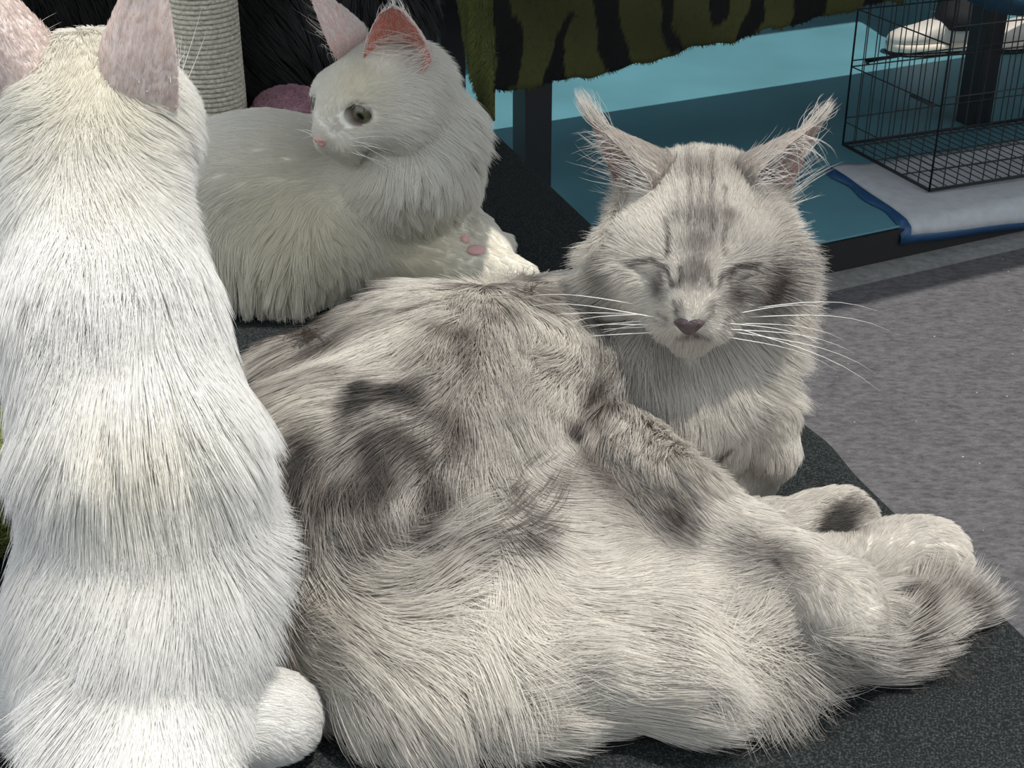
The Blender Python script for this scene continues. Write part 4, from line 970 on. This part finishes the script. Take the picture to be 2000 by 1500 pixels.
    def colour(P, rnd, sp):
        away = np.clip((np.linalg.norm(P - hcen0, axis=1) - 0.075) / 0.03, 0, 1)[:, None]
        P = P + np.stack([q(P) for q in wn], 1) * 0.0095 * away
        m = coat.dark(P); fd = coat.dark(P, coat.pale); amb = (0.23 + 0.08 * (1 - away[:, 0]) + 0.15 * n2(P)) * (1 - fd)
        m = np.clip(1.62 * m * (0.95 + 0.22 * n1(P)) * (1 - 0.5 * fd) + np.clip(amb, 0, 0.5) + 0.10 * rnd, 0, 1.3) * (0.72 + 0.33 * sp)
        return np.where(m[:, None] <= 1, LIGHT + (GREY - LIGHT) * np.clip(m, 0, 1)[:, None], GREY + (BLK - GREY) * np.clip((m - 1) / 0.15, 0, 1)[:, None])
    col = colour(V, np.zeros(len(V)), np.full(len(V), 0.4))
    ecol = np.where(einfo[:, 2:3] > 0.5, np.array([[0.52, 0.33, 0.30]]), np.array([[0.45, 0.40, 0.36]]))
    thin = np.concatenate([np.zeros(nb), np.full(len(einfo), 0.14)])
    body_object(V2, Q2, np.concatenate([col, ecol]), thin, root)
    nc = W(0, 0.0865, -0.0135)
    def mask(ctr): return np.where(((ctr - nc) ** 2).sum(1) < 0.0070 ** 2, 0.0, 1.0)
    hcen = W(0, 0.02, 0)
    def hm(ctr): return mask(ctr) * np.where(((ctr - hcen) ** 2).sum(1) < 0.085 ** 2, 1.0, 0.0)
    def bm_(ctr): return np.where(((ctr - hcen) ** 2).sum(1) < 0.075 ** 2, 0.0, 1.0)
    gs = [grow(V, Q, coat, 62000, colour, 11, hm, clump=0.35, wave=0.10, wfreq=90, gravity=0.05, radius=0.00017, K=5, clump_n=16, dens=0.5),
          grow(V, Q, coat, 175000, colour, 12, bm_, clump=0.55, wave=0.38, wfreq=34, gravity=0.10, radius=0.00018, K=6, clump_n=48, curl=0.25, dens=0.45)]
    for i, e in enumerate(ears):
        s = -1 if i == 0 else 1
        gs += ear_hair(e, 5000, 0.007, np.array([0.44, 0.40, 0.36]), 21 + i, s)
        for ed in (-1, 1): gs += ear_tufts(e, 110, 0.030, np.array([0.85, 0.83, 0.78]), 31 + i + 5 * ed, edge=ed, droop=0.45, tip_n=110 if ed == 1 else 0, tip_L=0.021, rad=0.00012, tip_col=np.array([0.62, 0.58, 0.53]))
    for i, e in enumerate(ears):
        s = 1 if i == 1 else -1
        for ed in (-1, 1): gs += ear_tufts(e, 90, 0.026, np.array([0.80, 0.77, 0.72]), 131 + i + 5 * ed, edge=ed, droop=0.3, tip_n=0, rad=0.00014, vmax=0.28, dirv=nrm(np.array([0.9 * s, 0.25, 0.25]) @ A))
    def guard_mask(ctr): return bm_(ctr) * (coat.dark(ctr) > 0.25) * (coat.dark(ctr, coat.pale) < 0.4)
    def guard_colour(P, rnd, sp): return np.tile(np.array([0.085, 0.062, 0.052]), (len(P), 1)) * (1 + 0.3 * rnd)[:, None]
    gs.append(grow(V, Q, coat, 3600, guard_colour, 15, guard_mask, clump=0.65, wave=0.55, wfreq=40, gravity=0.15, radius=0.00013, K=8, clump_n=9, curl=0.7, dens=0.2))
    fur_object('fur', gs, root, MAT['fur'])
    nose_part(W, 1.0, MAT['nose_dark'], root)
    whiskers(W, 1.0, root, 0.085, MAT['whisker'], 9, 3)
    return root
silver_cat()
# ------------------------------------------------------------------ white cats
WHITE0 = np.array([0.86, 0.85, 0.82]); WHITE1 = np.array([0.91, 0.905, 0.89])
def white_colour(cream_pts, base=(1, 1, 1)):
    nz = Noise(25, 10, 8)
    def f(P, rnd, sp):
        k = (0.97 + 0.025 * nz(P) + 0.03 * rnd)[:, None]
        c = np.zeros(len(P))
        for p, rad in cream_pts: c = np.maximum(c, np.exp(-((P - p) ** 2).sum(1) / rad ** 2))
        tint = (1 - c[:, None] * np.array([0.01, 0.04, 0.14])) * np.array(base)
        return np.clip((WHITE0 + (WHITE1 - WHITE0) * sp[:, None]) * k * tint, 0, 0.95)
    return f
def sitting_cat():
    """white cat seen from behind"""
    hc_ = at(180, 215, 0.325)
    A = basis((0.02, 0.93, 0.30)); k = 0.84
    b = Body(np.array([-0.40, 0.46, -0.012]), np.array([-0.06, 0.95, 0.45]), res=0.0045)
    b.limb([(at(264, 1290, 0.070), 0.055), (at(282, 1090, 0.120), 0.051), (at(262, 830, 0.190), 0.046), (at(212, 580, 0.245), 0.041), (at(185, 360, 0.292), 0.034), (hc_, 0.034)], 0.03)
    W = lambda x, y, z: hc_ + k * (np.array([x, y, z]) @ A)
    b.ball(W(0, 0, 0), np.array([0.046, 0.052, 0.043]) * k, A, 0.02); b.limb([(W(0, 0.04, -0.005), 0.026), (W(0, 0.075, -0.015), 0.015)], 0.012)
    for s in (-1, 1): b.ball(W(0.028 * s, 0.01, -0.014), 0.030 * k, A, 0.02)
    b.limb([(at(325, 1250, 0.06), 0.036), (at(350, 1350, 0.038), 0.028)], 0.03); b.limb([(at(195, 1250, 0.06), 0.038), (at(170, 1350, 0.040), 0.030)], 0.03)
    b.limb([(at(430, 1390, 0.028), 0.026), (at(500, 1400, 0.027), 0.0235), (at(545, 1398, 0.026), 0.0225)], 0.012)
    for v, rr in ((1375, 0.0145), (1400, 0.015), (1425, 0.014)): b.ball(at(562, v, 0.020), rr, None, 0.006)
    b.limb([(at(100, 1380, 0.028), 0.026), (at(40, 1370, 0.026), 0.022)], 0.012)
    sh = at(225, 620, 0.22); 
    for s in (-1, 1): b.limb([(sh + np.array([0.014 * s - 0.01, 0.03, -0.02]), 0.030), (sh + np.array([0.018 * s - 0.02, 0.060, -0.12]), 0.018), (np.array([sh[0] + 0.020 * s - 0.025, sh[1] + 0.060, 0.018]), 0.016)], 0.02)
    b.limb([(at(272, 1400, 0.050), 0.045), (at(285, 1520, 0.036), 0.036), (at(300, 1680, 0.030), 0.030), (at(310, 1850, 0.024), 0.02)], 0.02)
    b.floor(0.001); V, Q = b.surface(2); nb = len(V)
    ears = []
    for s in (-1, 1):                                   # A[0] points to the viewer's right here
        base = W(0.036 * s, 0.004, 0.012); tip = W(0.062 * s, 0.0, 0.118)
        ears.append(sheet_ear(base, tip, nrm(np.array([0.62 * s, 0.75, 0.0]) @ A), 0.023, 0.030, pw=0.80, tuck=0.9))
    V2, Q2 = join([(V, Q)] + [(e[0], e[1]) for e in ears]); einfo = np.concatenate([e[2] for e in ears])
    p0 = at(268, 1290, 0); root = empty('cat', (p0[0], p0[1], 0), 'white long-haired cat sitting with its back turned', 'cat')
    coat = Coat(V, Q)
    coat.comb([(180, 140, 0, 1, 8, .3), (185, 220, 0, 1, 14, .3), (100, 200, -.7, .7, 20, .4), (280, 200, .6, .8, 18, .4), (60, 300, -.8, .7, 26, .4), (300, 300, .5, .9, 22, .35), (190, 300, 0, 1, 24, .3), (190, 400, 0, 1, 30, .3),
        (100, 450, -.6, 1, 36, .45), (320, 450, .4, 1, 34, .4), (220, 560, 0, 1, 40, .3), (100, 600, -.5, 1, 42, .4), (360, 600, .4, 1, 42, .35), (250, 760, 0, 1, 46, .28), (100, 800, -.3, 1, 42, .3), (430, 800, .45, 1, 46, .4),
        (260, 950, 0, 1, 50, .28), (100, 1000, -.25, 1, 44, .28), (450, 950, .55, 1, 50, .42), (270, 1150, 0, 1, 54, .28), (120, 1180, -.25, 1, 46, .28), (430, 1150, .12, 1, 52, .3), (270, 1330, .05, 1, 58, .3), (150, 1330, -.3, 1, 55, .4), (390, 1300, .08, 1, 46, .28), (380, 1380, .1, 1, 44, .28), (280, 1450, .05, 1, 60, .3), (200, 1450, -.3, 1, 60, .35), (360, 1450, .15, 1, 56, .3),
        (450, 1390, 1, .3, 20, .3), (500, 1395, 1, .1, 9, .3), (560, 1400, 1, .3, 6, .4), (540, 1440, .6, 1, 7, .4), (60, 1370, -1, .2, 12, .3)])
    colour = white_colour([(at(185, 130, 0.36), 0.06), (at(190, 300, 0.33), 0.04), (at(270, 1000, 0.2), 0.05)])
    cb = colour(V, np.zeros(len(V)), np.full(len(V), 0.5)); ecol = np.where(einfo[:, 2:3] > 0.5, np.array([[0.72, 0.47, 0.44]]), np.array([[0.80, 0.72, 0.69]]))
    body_object(V2, Q2, np.concatenate([cb, ecol]), np.concatenate([np.zeros(nb), np.full(len(einfo), 0.10)]), root)
    gs = [grow(V, Q, coat, 140000, colour, 51, None, clump=0.42, wave=0.24, wfreq=40, gravity=0.12, radius=0.00019, K=6, clump_n=60, curl=0.12, dens=0.5)]
    for i, e in enumerate(ears):
        gs += ear_hair(e, 5000, 0.005, np.array([0.80, 0.70, 0.66]), 61 + i, 1)
        gs += ear_tufts(e, 70, 0.030, np.array([0.85, 0.84, 0.80]), 65 + i, edge=1 if i == 0 else -1, droop=0.1, tip_n=50, vmax=0.3)
    fur_object('fur', gs, root, MAT['fur'])
    nose_part(W, k * 0.9, MAT['nose_pink'], root); 
    return root
sitting_cat()
def eye_part(c, A, r_, gaze, root):
    m, nt, bs = new_mat('cat_eye'); tc = nt.nodes.new('ShaderNodeTexCoord'); g = nrm(gaze)
    dp = nt.nodes.new('ShaderNodeVectorMath'); dp.operation = 'DOT_PRODUCT'; dp.inputs[1].default_value = tuple(g)
    nm = nt.nodes.new('ShaderNodeVectorMath'); nm.operation = 'NORMALIZE'
    nt.links.new(tc.outputs['Object'], nm.inputs[0]); nt.links.new(nm.outputs[0], dp.inputs[0])
    cr = nt.nodes.new('ShaderNodeValToRGB'); el = cr.color_ramp.elements
    el[0].position = 0.66; el[0].color = (0.30, 0.26, 0.22, 1); el[1].position = 0.70; el[1].color = (0.03, 0.03, 0.02, 1)
    for p, c_ in ((0.74, (0.07, 0.066, 0.038, 1)), (0.90, (0.12, 0.118, 0.07, 1)), (0.955, (0.08, 0.078, 0.045, 1)), (0.965, (0.006, 0.006, 0.006, 1))):
        e = el.new(p); e.color = c_
    nt.links.new(dp.outputs['Value'], cr.inputs['Fac']); nt.links.new(cr.outputs['Color'], bs.inputs['Base Color'])
    bs.inputs['Roughness'].default_value = 0.08; bs.inputs['Coat Weight'].default_value = 0.6
    bm = bmesh.new(); bmesh.ops.create_uvsphere(bm, u_segments=32, v_segments=24, radius=r_)
    o = bm_obj('eye', bm, m, root, True); o.location = Vector(c); return o
def lying_white_cat():
    """white cat lying behind, head turned to the viewer's left"""
    hc_ = aty(736, 172, 1.235); A = basis((-0.60, -0.76, -0.22), roll=math.radians(-4)); k = 0.90
    b = Body(np.array([-0.52, 1.02, -0.012]), np.array([0.06, 1.46, 0.34]), hc_ - np.array([0.07, 0.085, 0.065]), hc_ + np.array([0.07, 0.07, 0.06]))
    b.limb([(at(300, 400, 0.072), 0.072), (at(520, 385, 0.076), 0.072), (at(720, 375, 0.078), 0.062), (at(835, 355, 0.080), 0.050)], 0.035)
    b.limb([(at(800, 360, 0.10), 0.055), (at(820, 270, 0.135), 0.046), (hc_ + np.array([0.012, 0.01, -0.012]), 0.044)], 0.03)
    b.limb([(at(600, 480, 0.05), 0.05), (at(720, 470, 0.045), 0.042), (at(850, 505, 0.032), 0.026), (at(960, 532, 0.026), 0.019), (at(1015, 545, 0.022), 0.017)], 0.02)
    b.limb([(at(820, 395, 0.07), 0.032), (at(892, 425, 0.056), 0.0205), (at(925, 460, 0.045), 0.0205), (at(948, 483, 0.036), 0.0205)], 0.006)
    for du, dv in ((978, 480), (974, 497), (955, 505)): b.ball(at(du, dv, 0.032), 0.0130, None, 0.004)
    b.limb([(at(400, 500, 0.04), 0.045), (at(560, 530, 0.030), 0.034)], 0.03)
    W = head(b, hc_, A, k, 'open'); b.floor(0.001); V, Q = b.surface(2); nb = len(V)
    ears = []
    # viewer's left ear is the cat's right (A[0] is the cat's right-hand side)
    eL = sheet_ear(W(0.036, -0.002, 0.016), W(0.066, -0.006, 0.100), nrm(np.array([0.80, 0.60, -0.1]) @ A), 0.027, 0.034, pw=0.62)
    eR = sheet_ear(W(-0.037, 0.002, 0.012), W(-0.046, -0.002, 0.085), nrm(np.array([-0.42, 0.90, -0.05]) @ A), 0.029, 0.036, pw=0.48, bend=-0.004)
    ears = [eL, eR]
    V2, Q2 = join([(V, Q)] + [(e[0], e[1]) for e in ears]); einfo = np.concatenate([e[2] for e in ears])
    p0 = at(560, 450, 0); root = empty('cat', (p0[0], p0[1], 0), 'white long-haired cat lying with its head turned, open eyes and pink ears', 'cat')
    coat = Coat(V, Q)
    coat.comb([(640, 240, .3, -1, 3.5, .4), (660, 215, .2, -1, 4, .4), (680, 150, .2, -1, 6, .3), (700, 100, .1, -1, 7, .3), (640, 130, -.3, -1, 6, .35), (760, 120, .3, -1, 4, .2), (740, 110, -.3, -1, 4, .2), (720, 200, .9, -.2, 10, .4), (700, 260, .9, .2, 7, .4), (655, 290, 0, 1, 6, .4), (690, 290, .7, .5, 8, .45), (625, 250, -.5, .5, 3, .4),
        (780, 230, 1, .2, 26, .5), (800, 150, 1, .3, 22, .45), (860, 150, .8, .7, 30, .5), (820, 270, .6, .8, 36, .5), (900, 230, .8, .9, 36, .5), (920, 320, .4, 1, 30, .5), (860, 350, .2, 1, 26, .4), (780, 320, -.1, 1, 34, .4),
        (740, 360, -.6, .6, 26, .3), (650, 340, -.9, .2, 18, .25), (550, 300, -1, .1, 16, .25), (450, 300, -1, .1, 18, .25), (450, 400, -.8, .6, 24, .3), (550, 430, -.4, 1, 26, .3), (480, 500, -.2, 1, 40, .4), (560, 520, 0, 1, 40, .4), (640, 510, .3, 1, 20, .3), (380, 250, -1, 0, 18, .25),
        (700, 450, .5, .6, 18, .3), (800, 420, .3, 1, 16, .3), (860, 400, .4, 1, 14, .3), (800, 500, 1, .3, 10, .3), (900, 525, 1, .3, 8, .3), (1000, 545, 1, .4, 8, .3), (880, 430, .7, .7, 14, .35), (930, 470, .7, .7, 7, .35), (970, 490, .7, .5, 7, .4)])
    colour = white_colour([(at(560, 480, 0.06), 0.08), (at(690, 140, 0.22), 0.03), (at(820, 510, 0.04), 0.05)], (1.0, 0.985, 0.935))
    cb = colour(V, np.zeros(len(V)), np.full(len(V), 0.5))
    rims = []
    for s in (-1, 1): rims.append(W(0.0285 * s, 0.054, 0.003))
    for i, rp in enumerate(rims):
        d = np.sqrt(((V - rp) ** 2).sum(1)); m = np.clip(1 - (d / (0.0155 * k)) ** 6, 0, 1)[:, None]; cb = cb * (1 - m) + np.array([0.14, 0.085, 0.065]) * m
    ecol = np.where(einfo[:, 2:3] > 0.5, np.array([[0.78, 0.36, 0.28]]), np.array([[0.82, 0.68, 0.64]]))
    body_object(V2, Q2, np.concatenate([cb, ecol]), np.concatenate([np.zeros(nb), np.full(len(einfo), 0.45)]), root)
    nc = W(0, 0.0865, -0.0135)
    ex = [nrm(np.array([1.0, 0, 0]) @ A), nrm(np.array([0, 0, 1.0]) @ A)]
    def mask(ctr):
        m = np.where(((ctr - nc) ** 2).sum(1) < (0.0085 * k) ** 2, 0.0, 1.0)
        for rp in rims:
            d = ctr - rp; m *= np.where(((d @ ex[0]) / (0.0145 * k)) ** 2 + ((d @ ex[1]) / (0.0098 * k)) ** 2 + (np.linalg.norm(d, axis=1) > 0.02) * 9 < 1, 0.0, 1.0)
        return m
    hcen = W(0, 0.015, 0)
    def hm(ctr): return mask(ctr) * np.where(((ctr - hcen) ** 2).sum(1) < 0.075 ** 2, 1.0, 0.0)
    def bm_(ctr): return np.where(((ctr - hcen) ** 2).sum(1) < 0.062 ** 2, 0.0, 1.0)
    gs = [grow(V, Q, coat, 40000, colour, 71, hm, clump=0.35, wave=0.10, wfreq=90, gravity=0.05, radius=0.00017, K=5, clump_n=16, dens=0.5),
          grow(V, Q, coat, 85000, colour, 72, bm_, clump=0.6, wave=0.25, wfreq=40, gravity=0.12, radius=0.00021, K=6, clump_n=48, curl=0.12, dens=0.5)]
    for i, e in enumerate(ears):
        gs += ear_hair(e, 4500, 0.005, np.array([0.84, 0.80, 0.76]), 81 + i, 1)
        for ed in (-1, 1): gs += ear_tufts(e, 90, 0.034, np.array([0.85, 0.83, 0.78]), 85 + i + 7 * ed, edge=ed, droop=0.15, tip_n=50 if ed == 1 else 0, tip_L=0.012, vmax=0.5)
    fur_object('fur', gs, root, MAT['fur'])
    nose_part(W, k * 0.95, MAT['nose_pink'], root)
    for s in (-1, 1): eye_part(W(0.0280 * s, 0.0448, 0.003), A, 0.0142 * k, W(0.0278 * s, 0.0455, 0.003) * 0 + np.array([0.25 * s, 1.0, -0.1]) @ A, root)
    whiskers(W, k, root, 0.045, MAT['whisker'], 8, 9)
    for u, v, r_ in ((907, 468, 0.0065), (930, 490, 0.0090)):
        p, n = coat.hit(u, v); bm = bmesh.new(); bmesh.ops.create_icosphere(bm, subdivisions=2, radius=1.0)
        tq = Vector(n).to_track_quat('Z', 'Y').to_matrix()
        for vv in bm.verts: vv.co = Vector(p + n * 0.0010) + tq @ Vector((vv.co.x * r_, vv.co.y * r_ * 0.75, vv.co.z * 0.003))
        bm_obj('paw_pad', bm, MAT['paw_pad'], root, True)
    return root
lying_white_cat()
